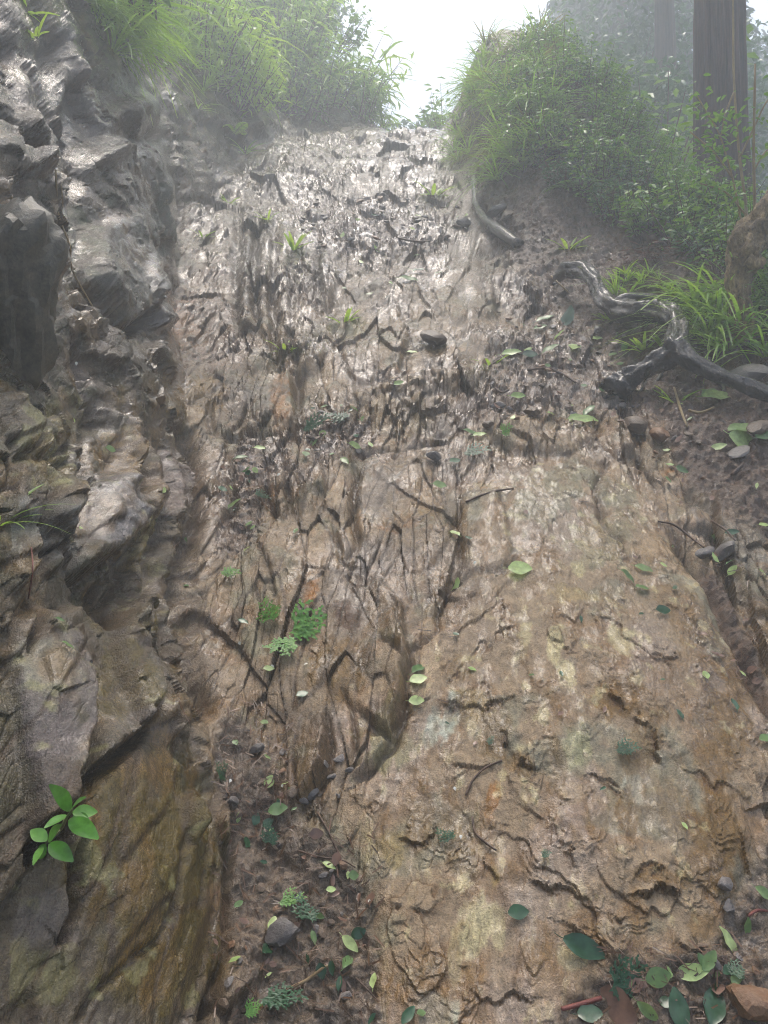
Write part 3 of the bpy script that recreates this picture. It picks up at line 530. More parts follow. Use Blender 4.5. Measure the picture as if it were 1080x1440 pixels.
def facet_rock(seed, sub=3, planes=13, sc=(1, 1, 1), rough=.03):
    r = random.Random(seed); bm = bmesh.new(); bmesh.ops.create_icosphere(bm, subdivisions=sub, radius=1)
    pl = [(rvec(r), r.uniform(.5, .85)) for _ in range(planes)]
    ph = [Vector((r.uniform(2, 9), r.uniform(2, 9), r.uniform(2, 9))) for _ in range(3)]
    for vv in bm.verts:
        d = vv.co.normalized(); k = 1.05
        for n_, q in pl:
            c = d.dot(n_)
            if c > .05: k = min(k, q / c)
        k += rough * sum(math.sin(d.dot(p_) * 2.3 + i) for i, p_ in enumerate(ph)) + r.uniform(-rough, rough) * .5
        vv.co = Vector((d.x * k * sc[0], d.y * k * sc[1], d.z * k * sc[2]))
    me = bpy.data.meshes.new('stone'); bm.to_mesh(me); bm.free()
    me.polygons.foreach_set('use_smooth', np.ones(len(me.polygons), bool)); me.set_sharp_from_angle(angle=math.radians(24)); return me

# ------------------------------------------------------------------ materials of plants, wood and stone
def leaf_mat(name, c1, c2, rough=.35, trans=.35, c3=None):
    m, nt, b = new_mat(name); L = nt.links.new
    geo = nd(nt, 'ShaderNodeNewGeometry'); oi = nd(nt, 'ShaderNodeObjectInfo'); mx = nd(nt, 'ShaderNodeMix', data_type='RGBA')
    f = mathn(nt, 'FRACT', mathn(nt, 'ADD', geo.outputs['Random Per Island'], oi.outputs['Random']), 0); L(f, mx.inputs['Factor'])
    mx.inputs[6].default_value = (*c1, 1); mx.inputs[7].default_value = (*c2, 1)
    nz = noise_node(nt, geo.outputs['Position'], 55, 3); col = mulcol(nt, mx.outputs[2], mapr(nt, nz, .3, .7, .75, 1.25))
    L(col, b.inputs['Base Color']); b.inputs['Roughness'].default_value = rough
    tr_ = nd(nt, 'ShaderNodeBsdfTranslucent'); tc = nd(nt, 'ShaderNodeMix', data_type='RGBA', blend_type='MULTIPLY'); tc.inputs['Factor'].default_value = 1; L(col, tc.inputs[6]); tc.inputs[7].default_value = (1.5, 1.5, .8, 1); L(tc.outputs[2], tr_.inputs['Color'])
    ms_ = nd(nt, 'ShaderNodeMixShader'); ms_.inputs[0].default_value = trans; L(b.outputs[0], ms_.inputs[1]); L(tr_.outputs[0], ms_.inputs[2]); L(ms_.outputs[0], nt.nodes['Material Output'].inputs['Surface']); return m
G_SHRUB = leaf_mat('leaf_shrub', rgb(128, 160, 74), rgb(92, 134, 62)); G_PALE = leaf_mat('leaf_pale', rgb(164, 190, 88), rgb(134, 168, 80), .4, .45)
G_DARK = leaf_mat('leaf_dark', rgb(82, 118, 76), rgb(60, 96, 62), .3, .25); G_GRASS = leaf_mat('grass_blade', rgb(150, 180, 88), rgb(116, 152, 72), .4, .45)
G_DRYG = leaf_mat('grass_dry', rgb(146, 138, 82), rgb(104, 112, 58), .5, .3); G_LIT1 = leaf_mat('fallen_leaf_green', rgb(126, 150, 92), rgb(94, 126, 74), .3, .2); G_LIT2 = leaf_mat('fallen_leaf_pale', rgb(188, 204, 136), rgb(160, 186, 112), .35, .2)
G_LITD = leaf_mat('fallen_leaf_dark', rgb(62, 96, 64), rgb(44, 76, 52), .25, .1); G_BRN = leaf_mat('fallen_leaf_brown', rgb(138, 108, 92), rgb(110, 82, 66), .3, .1); G_SPRAY = leaf_mat('cypress_green', rgb(118, 168, 66), rgb(84, 140, 58), .4, .25); G_SPRAYD = leaf_mat('cypress_dark', rgb(58, 98, 62), rgb(44, 82, 54), .35, .15)
G_DEAD = leaf_mat('dead_needles', rgb(116, 74, 62), rgb(88, 54, 46), .6, .1); G_SEED = leaf_mat('seedling_leaf', rgb(106, 158, 66), rgb(78, 136, 54), .25, .3); G_NEED = leaf_mat('needle_foliage', rgb(62, 84, 60), rgb(44, 64, 48), .5, .15); G_WHITE = leaf_mat('white_petal', rgb(232, 232, 226), rgb(214, 216, 208), .5, .2)
def wood_mat(name, c1, c2, rough, scale=(1, 1, .12), ns=40, bump=.8, dist=.012):
    m, nt, b = new_mat(name); L = nt.links.new
    tc = nd(nt, 'ShaderNodeTexCoord'); mp = nd(nt, 'ShaderNodeMapping'); mp.inputs['Scale'].default_value = scale; L(tc.outputs['Object'], mp.inputs['Vector'])
    n1 = noise_node(nt, mp.outputs[0], ns, 7, .65); n2 = noise_node(nt, tc.outputs['Object'], 9, 4); mx = nd(nt, 'ShaderNodeMix', data_type='RGBA'); mx.inputs[6].default_value = (*c1, 1); mx.inputs[7].default_value = (*c2, 1); L(mapr(nt, n1, .3, .7, 0, 1), mx.inputs['Factor'])
    L(mulcol(nt, mx.outputs[2], mapr(nt, n2, .3, .7, .7, 1.3)), b.inputs['Base Color']); L(mapr(nt, n2, .35, .65, rough, rough + .25), b.inputs['Roughness'])
    bp = nd(nt, 'ShaderNodeBump'); bp.inputs['Strength'].default_value = bump; bp.inputs['Distance'].default_value = dist; L(n1, bp.inputs['Height']); L(bp.outputs[0], b.inputs['Normal']); return m
BARK = wood_mat('cedar_bark', rgb(40, 27, 22), rgb(108, 80, 66), .5, (1, 1, .05), 34, 1.0, .04); ROOT = wood_mat('wet_root', rgb(26, 21, 18), rgb(62, 52, 45), .08, (1, 1, 1), 55, 1.0, .02)
rb_ = ROOT.node_tree.nodes['Principled BSDF']; rb_.inputs['Coat Weight'].default_value = .6; rb_.inputs['Coat Roughness'].default_value = .22
SNAG = wood_mat('weathered_wood', rgb(72, 54, 34), rgb(184, 156, 108), .4, (1, 1, .5), 48, 1.0, .03); TWIG = wood_mat('twig_bark', rgb(74, 58, 48), rgb(112, 86, 66), .4); PTWIG = wood_mat('pale_stem', rgb(140, 116, 82), rgb(168, 146, 104), .5); STEM = wood_mat('green_stem', rgb(86, 92, 52), rgb(118, 116, 70), .5); REDTW = wood_mat('red_twig', rgb(112, 58, 50), rgb(140, 78, 66), .3)
def stone_mat(name, c1, c2, rough=.28):
    m, nt, b = new_mat(name); L = nt.links.new; pos = nd(nt, 'ShaderNodeNewGeometry').outputs['Position']; oi = nd(nt, 'ShaderNodeObjectInfo')
    n1 = noise_node(nt, pos, 38, 7, .7); n2 = noise_node(nt, pos, 160, 3); mx = nd(nt, 'ShaderNodeMix', data_type='RGBA'); mx.inputs[6].default_value = (*c1, 1); mx.inputs[7].default_value = (*c2, 1); L(mapr(nt, n1, .3, .7, 0, 1), mx.inputs['Factor'])
    L(mulcol(nt, mx.outputs[2], mathn(nt, 'MULTIPLY', mapr(nt, n2, .3, .7, .85, 1.15), mapr(nt, oi.outputs['Random'], 0, 1, .75, 1.25))), b.inputs['Base Color']); L(mapr(nt, n1, .3, .7, rough, rough + .25), b.inputs['Roughness'])
    bp = nd(nt, 'ShaderNodeBump'); bp.inputs['Strength'].default_value = .7; bp.inputs['Distance'].default_value = .008; L(mathn(nt, 'ADD', n1, mathn(nt, 'MULTIPLY', n2, .3)), bp.inputs['Height']); L(bp.outputs[0], b.inputs['Normal']); return m
ST_BR = stone_mat('stone_brown', rgb(84, 68, 52), rgb(122, 102, 82)); ST_GR = stone_mat('stone_grey', rgb(82, 76, 72), rgb(124, 116, 110)); ST_DK = stone_mat('stone_dark', rgb(52, 50, 38), rgb(108, 100, 82)); ST_OR = stone_mat('stone_rust', rgb(120, 84, 58), rgb(136, 106, 78))
def inst(me, name, loc, quat, sc, parent=None):
    o = bpy.data.objects.new(name, me); link(o, parent); o.rotation_mode = 'QUATERNION'; o.location = loc; o.rotation_quaternion = quat
    o.scale = (sc, sc, sc) if isinstance(sc, (int, float)) else sc; return o
def frame(n, ang):
    n = n.normalized(); xa = (Vector((1, 0, 0)) - n * n.x).normalized(); ya = n.cross(xa); d = xa * math.cos(ang) + ya * math.sin(ang)
    M = Matrix((d, n.cross(d), n)).transposed(); return M.to_quaternion()

# ------------------------------------------------------------------ overhanging boulder and loose stones
bo = facet_rock(41, 5, 10, (1, 1, 1), .03); bo.materials.append(ST_DK)
b0 = inst(bo, 'boulder', at(-22, 425, 2.42), Matrix.Rotation(.5, 4, 'Y').to_quaternion(), (.25, .30, .30)); tag(b0, 'dark overhanging boulder jutting from the left rock wall', 'boulder')
b1_ = facet_rock(58, 4, 12, (1, 1, 1), .02); b1_.materials.append(ST_DK)
tag(inst(b1_, 'boulder', at(-6, 320, 2.75), Matrix.Rotation(.2, 4, 'Y').to_quaternion(), (.16, .22, .15)), 'olive grey boulder resting above the dark overhang at the left edge', 'boulder')
STONE_ME = []
for k in range(10):
    for mt in (ST_BR, ST_GR, ST_OR):
        me_ = facet_rock(100 + k, 3, 9, (1, .72, .42), .02); me_.materials.append(mt); STONE_ME.append(me_)
def stone(px, py, r_px, mat, label, sq=1.0, group=None, sink=.3):
    p, n, d = hit(px, py); me_ = STONE_ME[rnd.randrange(10) * 3 + mat]; s_ = r_px * d / F
    o = inst(me_, 'stone', p + n * s_ * .42 * sq * (1 - sink), frame((n + Vector((0, 0, .3))).normalized(), rnd.uniform(0, 6.28)), (s_, s_, s_ * sq)); return tag(o, label, 'stone', group)
for a in [(607, 482, 20, 0, 'dark angular stone stuck on the brown ledge below the trail', 1.2), (748, 583, 20, 0, 'brown wedge shaped stone on the pale ledge below the rubble'), (930, 618, 18, 2, 'square brown stone at the edge of the soil below the root', 1.4), (893, 605, 22, 0, 'larger brown stone at the soil edge left of the square one', 1.3),
          (1058, 532, 30, 1, 'flat grey stone in the soil beside the right end of the root', .8), (982, 533, 13, 0, 'small brown block wedged under the right arm of the root', 1.3), (700, 300, 17, 1, 'pale stone held behind the thin bent root on the mound', 1.3), (716, 306, 13, 0, 'brownish stone right of the pale one behind the bent root', 1.2), (653, 318, 13, 1, 'pointed grey stone at the right edge of the trail below the mound', 1.6),
          (1016, 1244, 15, 1, 'light grey pebble beside the foot of the slab at right'), (1022, 1276, 13, 1, 'greyish brown pebble just below the light grey pebble'), (1062, 1425, 42, 2, 'rounded rusty brown stone in the bottom right corner', 1.3), (402, 1312, 28, 1, 'grey flat stone in the mud among fallen leaves', .9), (1026, 778, 20, 1, 'dark grey stone lodged in the leafy crevice at right', 1.1), (990, 780, 16, 1, 'purplish stone at the top of the leafy crevice', 1.0),
          (841, 464, 10, 1, 'whitish stone alone on the soil below the root bend'), (700, 573, 12, 1, 'small grey stone in the rubble left of the brown wedge stone'), (686, 600, 12, 0, 'brown stone below the corner of the long pale ledge'), (610, 645, 13, 1, 'pale rounded stone at the top of the cracked slab', 1.2), (1068, 605, 22, 0, 'brown flat stone under the big torn leaf at right', .8), (1040, 640, 20, 1, 'grey stone half buried below the big torn leaf', .7), (362, 1055, 12, 1, 'small grey stone sunk in the gully mud'), (325, 1128, 12, 1, 'bluish grey stone at the left of the muddy gully')]:
    stone(*a[:5], sq=a[5] if len(a) > 5 else 1.0)
ZONES_ST = [((690, 900, 440, 600), 60, 'small flat stone chip in the rubble left of the big root', 'stone chips by the root'), ((420, 655, 275, 355), 60, 'small wet stone on the gravelly upper trail', 'stones on the upper trail'), ((430, 530, 580, 640), 16, 'small stone chip on the leafy step above the cracked slab', 'chips on the step'), ((310, 510, 1050, 1430), 46, 'little stone in the muddy gully floor at bottom', 'stones in the gully mud'), ((900, 1070, 560, 690), 16, 'crumb of stone on the dark soil below the root', 'crumbs on the soil'), ((960, 1070, 1270, 1420), 10, 'little stone in the mud at bottom right', 'stones in the corner mud')]
for (a, b_, c_, d_), nn, lb_, gp in ZONES_ST:
    for k in range(nn): stone(rnd.uniform(a, b_), rnd.uniform(c_, d_), rnd.uniform(2.5, 7.5) * (1.0 if c_ < 900 else 1.4), rnd.choice((0, 0, 1, 1, 2)), lb_, rnd.uniform(.6, 1.2), gp, .5)

# ------------------------------------------------------------------ roots, snag, sticks
def px_tube(mb, pts, nseg=12, sub=5, lift=.6, dfix=None, **kw):
    """pts = (px, py, radius px); depth follows the ground (smoothed) unless dfix gives it"""
    ds = [hit(p[0], p[1])[2] for p in pts] if dfix is None else list(dfix)
    if dfix is None and len(ds) > 3:
        c_ = np.polyfit(np.arange(len(ds)), ds, 2); ds = list(np.minimum(np.polyval(c_, np.arange(len(ds))), np.array(ds) + .05))
    ps = [Vector(at(p[0], p[1], d - p[2] * d / F * lift)) for p, d in zip(pts, ds)]; tube(mb, ps, [p[2] * d / F for p, d in zip(pts, ds)], nseg, sub, **kw); return ds
r = MB(); dA = hit(795, 392)[2]; dB = hit(880, 470)[2]; dC = hit(965, 520)[2]; dD = hit(1075, 575)[2]
up_ = [(786, 388, 8), (800, 379, 10), (822, 381, 11), (836, 397, 10), (846, 418, 10), (862, 432, 13), (885, 438, 15), (915, 437, 14), (938, 440, 14), (951, 452, 13), (953, 472, 14), (950, 495, 16)]
dd_ = list(np.linspace(dA - .10, dC - .18, len(up_))); px_tube(r, up_, 28, 9, 0, dd_, rough=.22, seed=3, flute=.30, fl_n=5)
lf_ = [(953, 482, 14), (940, 500, 15), (915, 515, 13), (893, 527, 13), (878, 536, 16), (866, 548, 20)]; px_tube(r, lf_, 28, 9, 0, list(np.minimum(np.linspace(dC - .18, dC - .05, len(lf_)), [min(hit(a, b + 4)[2], hit(a, b)[2]) - .03 for a, b, _ in lf_])), rough=.22, seed=4, flute=.3, fl_n=6)
rt_ = [(950, 484, 13), (965, 502, 14), (985, 516, 11), (1015, 529, 10), (1050, 543, 10), (1085, 556, 11), (1130, 574, 11), (1200, 600, 10)]; px_tube(r, rt_, 28, 9, 0, list(np.linspace(dC - .18, dD - .12, len(rt_))), rough=.16, seed=5, flute=.25, fl_n=5)
for i_, (a, b, c_, e_) in enumerate([(866, 545, 850, 560), (872, 552, 866, 575), (884, 545, 890, 572), (790, 386, 778, 400), (930, 512, 925, 535), (1010, 535, 1018, 552), (870, 440, 858, 455), (905, 528, 902, 548)]):
    px_tube(r, [(a, b, 5), ((a + c_) / 2 + 3, (b + e_) / 2, 3.5), (c_, e_, 2)], 8, 5, .4, rough=.15, seed=60 + i_)
big = r.build('exposed_root', ROOT); tag(big, 'thick dark forked root, wet and bare, arching over the soil at right', 'root')
r = MB(); px_tube(r, [(864, 430, 8), (880, 420, 8), (905, 418, 7), (935, 424, 7), (965, 432, 6), (1000, 434, 6)], 10, 5, .3, list(np.linspace(dd_[5], dd_[8] + .3, 6)), rough=.12, seed=6); r.build('side_root', ROOT, big)
def tagged_tube(name, pts, mat, label, cat, nseg=8, **kw):
    mb = MB(); px_tube(mb, pts, nseg, **kw); return tag(mb.build(name, mat), label, cat)
tagged_tube('exposed_root', [(667, 246, 4), (668, 268, 5), (671, 290, 6), (684, 310, 7), (704, 326, 8), (730, 344, 8)], ROOT, 'thin bent root hanging from the grassy mound beside the trail', 'root', 10, rough=.1, seed=8)
tagged_tube('fallen_branch', [(876, 314, 6), (893, 318, 8), (908, 328, 8), (920, 338, 6)], TWIG, 'short mossy piece of branch below the leafy slope', 'branch', 10, rough=.15, seed=9)
sg = MB(); dS = hit(1036, 470)[2] - .05; px_tube(sg, [(1042, 480, 20), (1040, 430, 14), (1040, 390, 15), (1048, 352, 23), (1060, 324, 20), (1080, 296, 16), (1110, 268, 15), (1150, 240, 13)], 34, 10, 0, [dS] * 8, rough=.30, seed=12, flute=.3, fl_n=7)
sgo = sg.build('snag', SNAG); tag(sgo, 'twisted weathered yellow brown snag at the right edge', 'snag')
sg = MB(); px_tube(sg, [(1050, 365, 9), (1062, 372, 8), (1074, 366, 6)], 10, 4, 0, [dS - .08] * 3, rough=.2, seed=2); sg.build('knot', SNAG, sgo)
STICKS = [([(655, 706, 1.6), (675, 697, 1.8), (700, 690, 1.8), (722, 687, 1.2)], TWIG, 'bent dark twig lying across the top of the slab'), ([(742, 520, 1.8), (770, 518, 2), (795, 528, 2), (810, 538, 1.4)], TWIG, 'curved twig in the rubble left of the root'), ([(446, 1142, 1.4), (462, 1170, 1.6), (478, 1205, 1.6), (492, 1235, 1.2)], TWIG, 'thin straight twig leaning down the rock by the mud'), ([(418, 1196, 1.4), (450, 1205, 1.6), (482, 1210, 1.4), (500, 1220, 1)], TWIG, 'thin twig crossing the leaning one above the mud'),
 ([(392, 1404, 1.5), (408, 1390, 2.2), (432, 1378, 2.4), (456, 1360, 2.2), (470, 1358, 1.4)], PTWIG, 'pale crooked twig in the mud at the bottom'), ([(790, 1419, 3), (812, 1413, 3.4), (846, 1403, 3.2)], REDTW, 'reddish stick at the bottom beside the brown leaf'), ([(655, 1118, 1.6), (664, 1098, 1.8), (682, 1080, 1.6), (706, 1069, 1.6)], TWIG, 'fine curved rootlet on the middle of the slab'), ([(664, 1148, 1.4), (668, 1170, 1.8), (682, 1184, 1.8), (698, 1196, 1.2)], TWIG, 'dark rootlet hooked around a step of the slab'),
 ([(925, 733, 1.4), (948, 738, 1.6), (972, 756, 1.6), (990, 770, 1.2)], TWIG, 'long thin twig at the head of the leafy crevice'), ([(1000, 732, 1.4), (1020, 745, 1.6), (1034, 760, 1.2)], TWIG, 'short twig above the crevice on the right hand rock'), ([(78, 238, 1.4), (82, 300, 1.6), (98, 345, 1.6), (102, 380, 1.6), (132, 434, 1.2)], PTWIG, 'pale hanging rootlet on the left rock wall'), ([(86, 260, 1), (88, 290, 1.2), (86, 310, 1)], PTWIG, 'tiny root strand beside the pale hanging rootlet'), ([(948, 545, 1.6), (956, 572, 2), (966, 600, 1.6)], PTWIG, 'pale dead stalk standing on the soil below the root'), ([(968, 577, 1.8), (985, 580, 2), (1004, 573, 1.6)], PTWIG, 'curved pale root tip poking from the soil below the fork'),
 ([(1028, 668, 2), (1042, 655, 2.2), (1058, 640, 1.8)], TWIG, 'dark stick on the soil under the big torn leaf'), ([(560, 335, 1.4), (590, 340, 1.6), (616, 338, 1.2)], TWIG, 'straight twig lying across the gravelly trail'), ([(775, 388, 1), (790, 402, 1.2), (800, 412, 1)], PTWIG, 'fine rootlet left of the root tip'), ([(1052, 1288, 2), (1066, 1280, 2.2), (1084, 1282, 1.8)], REDTW, 'reddish twig on the mud at the right edge'), ([(40, 842, 1.2), (46, 800, 1.2), (44, 770, 1)], REDTW, 'upright dead stem in the left wall crack'), ([(500, 1375, 1.2), (515, 1390, 1.4), (532, 1408, 1)], TWIG, 'short dark twig in the mud at bottom centre'), ([(688, 515, 1.4), (715, 498, 1.6), (735, 498, 1.2)], TWIG, 'small forked twig on the ledge end'), ([(696, 545, 1.4), (706, 552, 1.6), (716, 548, 1.2)], TWIG, 'small grey twig beside the pale fallen leaf')]
for pts, mt, lb_ in STICKS: tagged_tube('twig', pts, mt, lb_, 'twig', 6, lift=.9, sub=4, rough=.1, seed=rnd.randrange(999))

# ------------------------------------------------------------------ trees
def ground(x_, y_): return float(ZB(x_, y_))
def needle_crown(seed, n, rad, hgt, clump=.5):
    r_ = random.Random(seed); mb = MB()
    for k in range(n):
        t = r_.random() ** .8; rr_ = rad * (1 - .72 * t) * math.sqrt(r_.uniform(.08, 1)); a = r_.uniform(0, 6.28); z = hgt * t + r_.uniform(-.25, .25) - .25 * rr_
        p = Vector((rr_ * math.cos(a), rr_ * math.sin(a), z)); d = Vector((math.cos(a), math.sin(a), -.55)) + rvec(r_) * .5
        leaf(mb, p, d, rvec(r_, .2, 1), clump * r_.uniform(.6, 1.2), clump * .42 * r_.uniform(.7, 1.2), 3, .35, .1, .7)
    return mb.mesh('crown', G_NEED)
CROWN = [needle_crown(5, 1500, 1.5, 5.5), needle_crown(6, 1300, 1.2, 4.5), needle_crown(8, 8000, 1.5, 5.6, .13)]
def cedar(x_, y_, dia, hgt, label, lean=(0, 0), crown_at=None, seed=0, cr=0, det=1.0):
    zb = ground(x_, y_) - .25; root_ = link(bpy.data.objects.new('cedar_tree', None)); root_.location = (x_, y_, zb); tag(root_, label, 'tree')
    mb = MB(); n = 7; pts = [Vector((lean[0] * t * hgt, lean[1] * t * hgt, hgt * t)) for t in [i / n for i in range(n + 1)]]; pts.insert(1, Vector((0, 0, .5)))
    ts = [p.z / hgt for p in pts]; rad = [dia / 2 * (1 - .72 * t) * (1 + .45 * math.exp(-t * hgt / .35)) for t in ts]
    tube(mb, pts, rad, int(72 * det), 9, rough=.05, seed=seed, flute=.20, fl_n=19); tk = mb.build('trunk', BARK, root_)
    if crown_at:
        o = bpy.data.objects.new('crown', CROWN[cr]); link(o, root_); o.location = (lean[0] * crown_at, lean[1] * crown_at, crown_at); lm = MB()
        r_ = random.Random(seed)
        for k in range(14):
            z = crown_at + r_.uniform(0, 4); a = r_.uniform(0, 6.28); b = Vector((lean[0] * z, lean[1] * z, z)); tube(lm, [b, b + Vector((math.cos(a) * .6, math.sin(a) * .6, .1)), b + Vector((math.cos(a) * 1.3, math.sin(a) * 1.3, -.15))], [.035, .025, .01], 6, 3)
        lm.build('limb', BARK, tk)
    return root_
def xat(px, d): return (px - 540) / F * d
trunk = cedar(xat(1021, 7.0), 6.9, .46, 11.0, 'large grooved cedar trunk standing beside the snag at right', (.012, 0), 6.0, 1)
cedar(xat(940, 13.2), 12.8, .42, 11.0, 'pale misty tree trunk behind the large cedar trunk', (0, 0), 6.5, 2, 1, .6)
cedar(xat(1090, 11.0), 10.6, .30, 10.5, 'thin leaning misty trunk at the right edge behind the large cedar', (.05, 0), 6.0, 3, 1, .5)
# forest closing in around and behind the viewer, as the shade in the photograph implies
for k, (a, b_, dm) in enumerate([(4.2, 3.4, .45), (3.8, -1.5, .5), (1.0, -4.5, .5), (-2.6, -3.4, .45), (-4.6, 1.0, .45), (5.8, 7.6, .4), (-5.2, 5.2, .4)]):
    cedar(a, b_, dm, 10.5, ('tall cedar to the right of the viewer', 'tall cedar behind the viewer on the right', 'tall cedar straight behind the viewer', 'tall cedar behind the viewer on the left', 'tall cedar above the left wall near the viewer', 'tall cedar deep in the mist right of the snag', 'tall cedar far up the left hillside')[k], (0, 0), 4.6 if k < 5 else 5.5, 20 + k, k % 2, .3)

# ------------------------------------------------------------------ shrubs, grass and ferns
def shrub_meshes(seed, hgt, spread, stems, nleaf, ll, lw, mat, droop=.2, grassy=0):
    r_ = random.Random(seed); lm, sm = MB(), MB()
    for s_ in range(stems):
        a = r_.uniform(0, 6.28); rr_ = spread * math.sqrt(r_.random()); top = Vector((math.cos(a) * rr_, math.sin(a) * rr_, hgt * r_.uniform(.55, 1))); b0_ = Vector((math.cos(a) * rr_ * .25, math.sin(a) * rr_ * .25, -.08))
        mid = (b0_ + top) * .5 + rvec(r_) * hgt * .08; tube(sm, [b0_, mid, top], [.006, .005, .002], 5, 3, cap=False)
        for k in range(nleaf // stems):
            t = r_.uniform(.25, 1.02); p = (b0_ * (1 - t) + top * t) + (mid - (b0_ + top) * .5) * (1 - abs(2 * t - 1)) + rvec(r_) * ll * .9
            d = rvec(r_, -.45, .55); d.x += math.cos(a) * .4; d.y += math.sin(a) * .4
            k_ = r_.uniform(.55, 1.15); leaf(lm, p, d, Vector((0, 0, 1)) + rvec(r_) * .6, ll * k_, lw * k_, 2, droop * r_.uniform(.4, 1.6), .25)
        for k in range(grassy):
            d = rvec(r_, .2, .9); leaf(lm, top * r_.uniform(.1, .8), d, Vector((0, 0, 1)), hgt * r_.uniform(.5, .9), lw * .8, 4, .8, .3, .6)
    return lm.mesh('foliage', mat), sm.mesh('stem', TWIG)
SHR = [shrub_meshes(1, .55, .36, 12, 230, .095, .045, G_SHRUB), shrub_meshes(2, .48, .36, 11, 230, .085, .04, G_PALE), shrub_meshes(3, .75, .4, 13, 260, .10, .048, G_SHRUB), shrub_meshes(4, .42, .34, 12, 240, .08, .042, G_DARK), shrub_meshes(5, .6, .38, 11, 170, .15, .034, G_PALE, .4, 2), shrub_meshes(6, .5, .36, 11, 190, .12, .03, G_SHRUB, .4, 2)]
def tuft_mesh(seed, nb, L, W, spread, droop, mat, z0=.25, segs=6):
    r_ = random.Random(seed); mb = MB()
    for k in range(nb):
        a = r_.uniform(0, 6.28); d = Vector((math.cos(a) * spread, math.sin(a) * spread, r_.uniform(z0, 1.1))); b = Vector((math.cos(a) * .03 * r_.random(), math.sin(a) * .03 * r_.random(), -.02)); l_ = L * r_.uniform(.5, 1.15)
        d = d.normalized(); side = d.cross(Vector((0, 0, 1))); up_v = side.cross(d) if side.length > 1e-3 else Vector((1, 0, 0)); leaf(mb, b, d, up_v, l_, W * r_.uniform(.6, 1.2), segs, droop * r_.uniform(.5, 1.3), .3, .45)
    return mb.mesh('grass_tuft', mat)
TUFT = [tuft_mesh(1, 34, .38, .012, .45, .55, G_GRASS), tuft_mesh(2, 40, .34, .010, .6, .8, G_GRASS), tuft_mesh(3, 30, .30, .012, .6, .7, G_DRYG), tuft_mesh(4, 22, .42, .020, .6, .7, G_GRASS), tuft_mesh(5, 46, .5, .013, .7, .75, G_GRASS), tuft_mesh(6, 16, .16, .010, .6, .4, G_GRASS), tuft_mesh(7, 12, .13, .022, .7, .3, G_PALE)]
def fern_mesh(seed, nf, L, mat):
    r_ = random.Random(seed); mb = MB()
    for k in range(nf):
        a = 6.28 * k / nf + r_.uniform(-.3, .3); d = Vector((math.cos(a), math.sin(a), .7)).normalized(); l_ = L * r_.uniform(.7, 1.1)
        for j in range(16):
            t = (j + 1) / 17; p = d * l_ * t - Vector((0, 0, l_ * .55 * t * t)); tg = (d - Vector((0, 0, 1.1 * t))).normalized(); sd_ = tg.cross(Vector((0, 0, 1))).normalized(); w = l_ * .30 * math.sin(math.pi * (t * .85 + .12))
            for sg_ in (-1, 1): leaf(mb, p, sd_ * sg_ + tg * .45, Vector((0, 0, 1)), w, w * .3, 2, .2, .1)
    return mb.mesh('fern', mat)
FERN = [fern_mesh(1, 7, .32, G_SHRUB), fern_mesh(2, 5, .26, G_PALE)]
UPQ = lambda n, a: frame((n * .45 + Vector((0, 0, 1))).normalized(), a)
def put_shrub(p, n, k, sc, label, group, cat='shrub'):
    o = link(bpy.data.objects.new('shrub', None)); o.location = p - n * .03; o.rotation_mode = 'QUATERNION'; o.rotation_quaternion = UPQ(n, rnd.uniform(0, 6.28)); o.scale = (sc,) * 3
    link(bpy.data.objects.new('foliage', SHR[k][0]), o); link(bpy.data.objects.new('stem', SHR[k][1]), o); return tag(o, label, cat, group)
def put(me_, name, p, n, sc, label, cat, group=None, q=None):
    o = inst(me_, name, p, q or UPQ(n, rnd.uniform(0, 6.28)), sc); return tag(o, label, cat, group)
def nrm(x_, y_):
    e = .15; return Vector((-(ground(x_ + e, y_) - ground(x_ - e, y_)) / (2 * e), -(ground(x_, y_ + e) - ground(x_, y_ - e)) / (2 * e), 1)).normalized()
def scatter(n, xr, yr, ok, fn):
    c_ = 0; tries = 0
    while c_ < n and tries < n * 40:
        tries += 1; x_, y_ = rnd.uniform(*xr), rnd.uniform(*yr)
        if ok(x_, y_): fn(Vector((x_, y_, ground(x_, y_))), nrm(x_, y_)); c_ += 1
LOOK = ('leafy mid green', 'pale small leaved', 'tall mid green', 'dark glossy leaved', 'pale long leaved', 'narrow leaved')
def inside(q, a, b):
    c = False
    for k in range(len(q)):
        (x0, y0), (x1, y1) = q[k], q[(k + 1) % len(q)]
        if (y0 > b) != (y1 > b) and a < (x1 - x0) * (b - y0) / (y1 - y0) + x0: c = not c
    return c
def scatter_px(n, poly, fn):
    xs, ys_ = [p[0] for p in poly], [p[1] for p in poly]; c_ = 0
    while c_ < n:
        a, b = rnd.uniform(min(xs), max(xs)), rnd.uniform(min(ys_), max(ys_))
        if inside(poly, a, b): fn(a, b); c_ += 1
def where(px, cuts, names):
    for c_, nm in zip(cuts, names):
        if px < c_: return nm
    return names[-1]
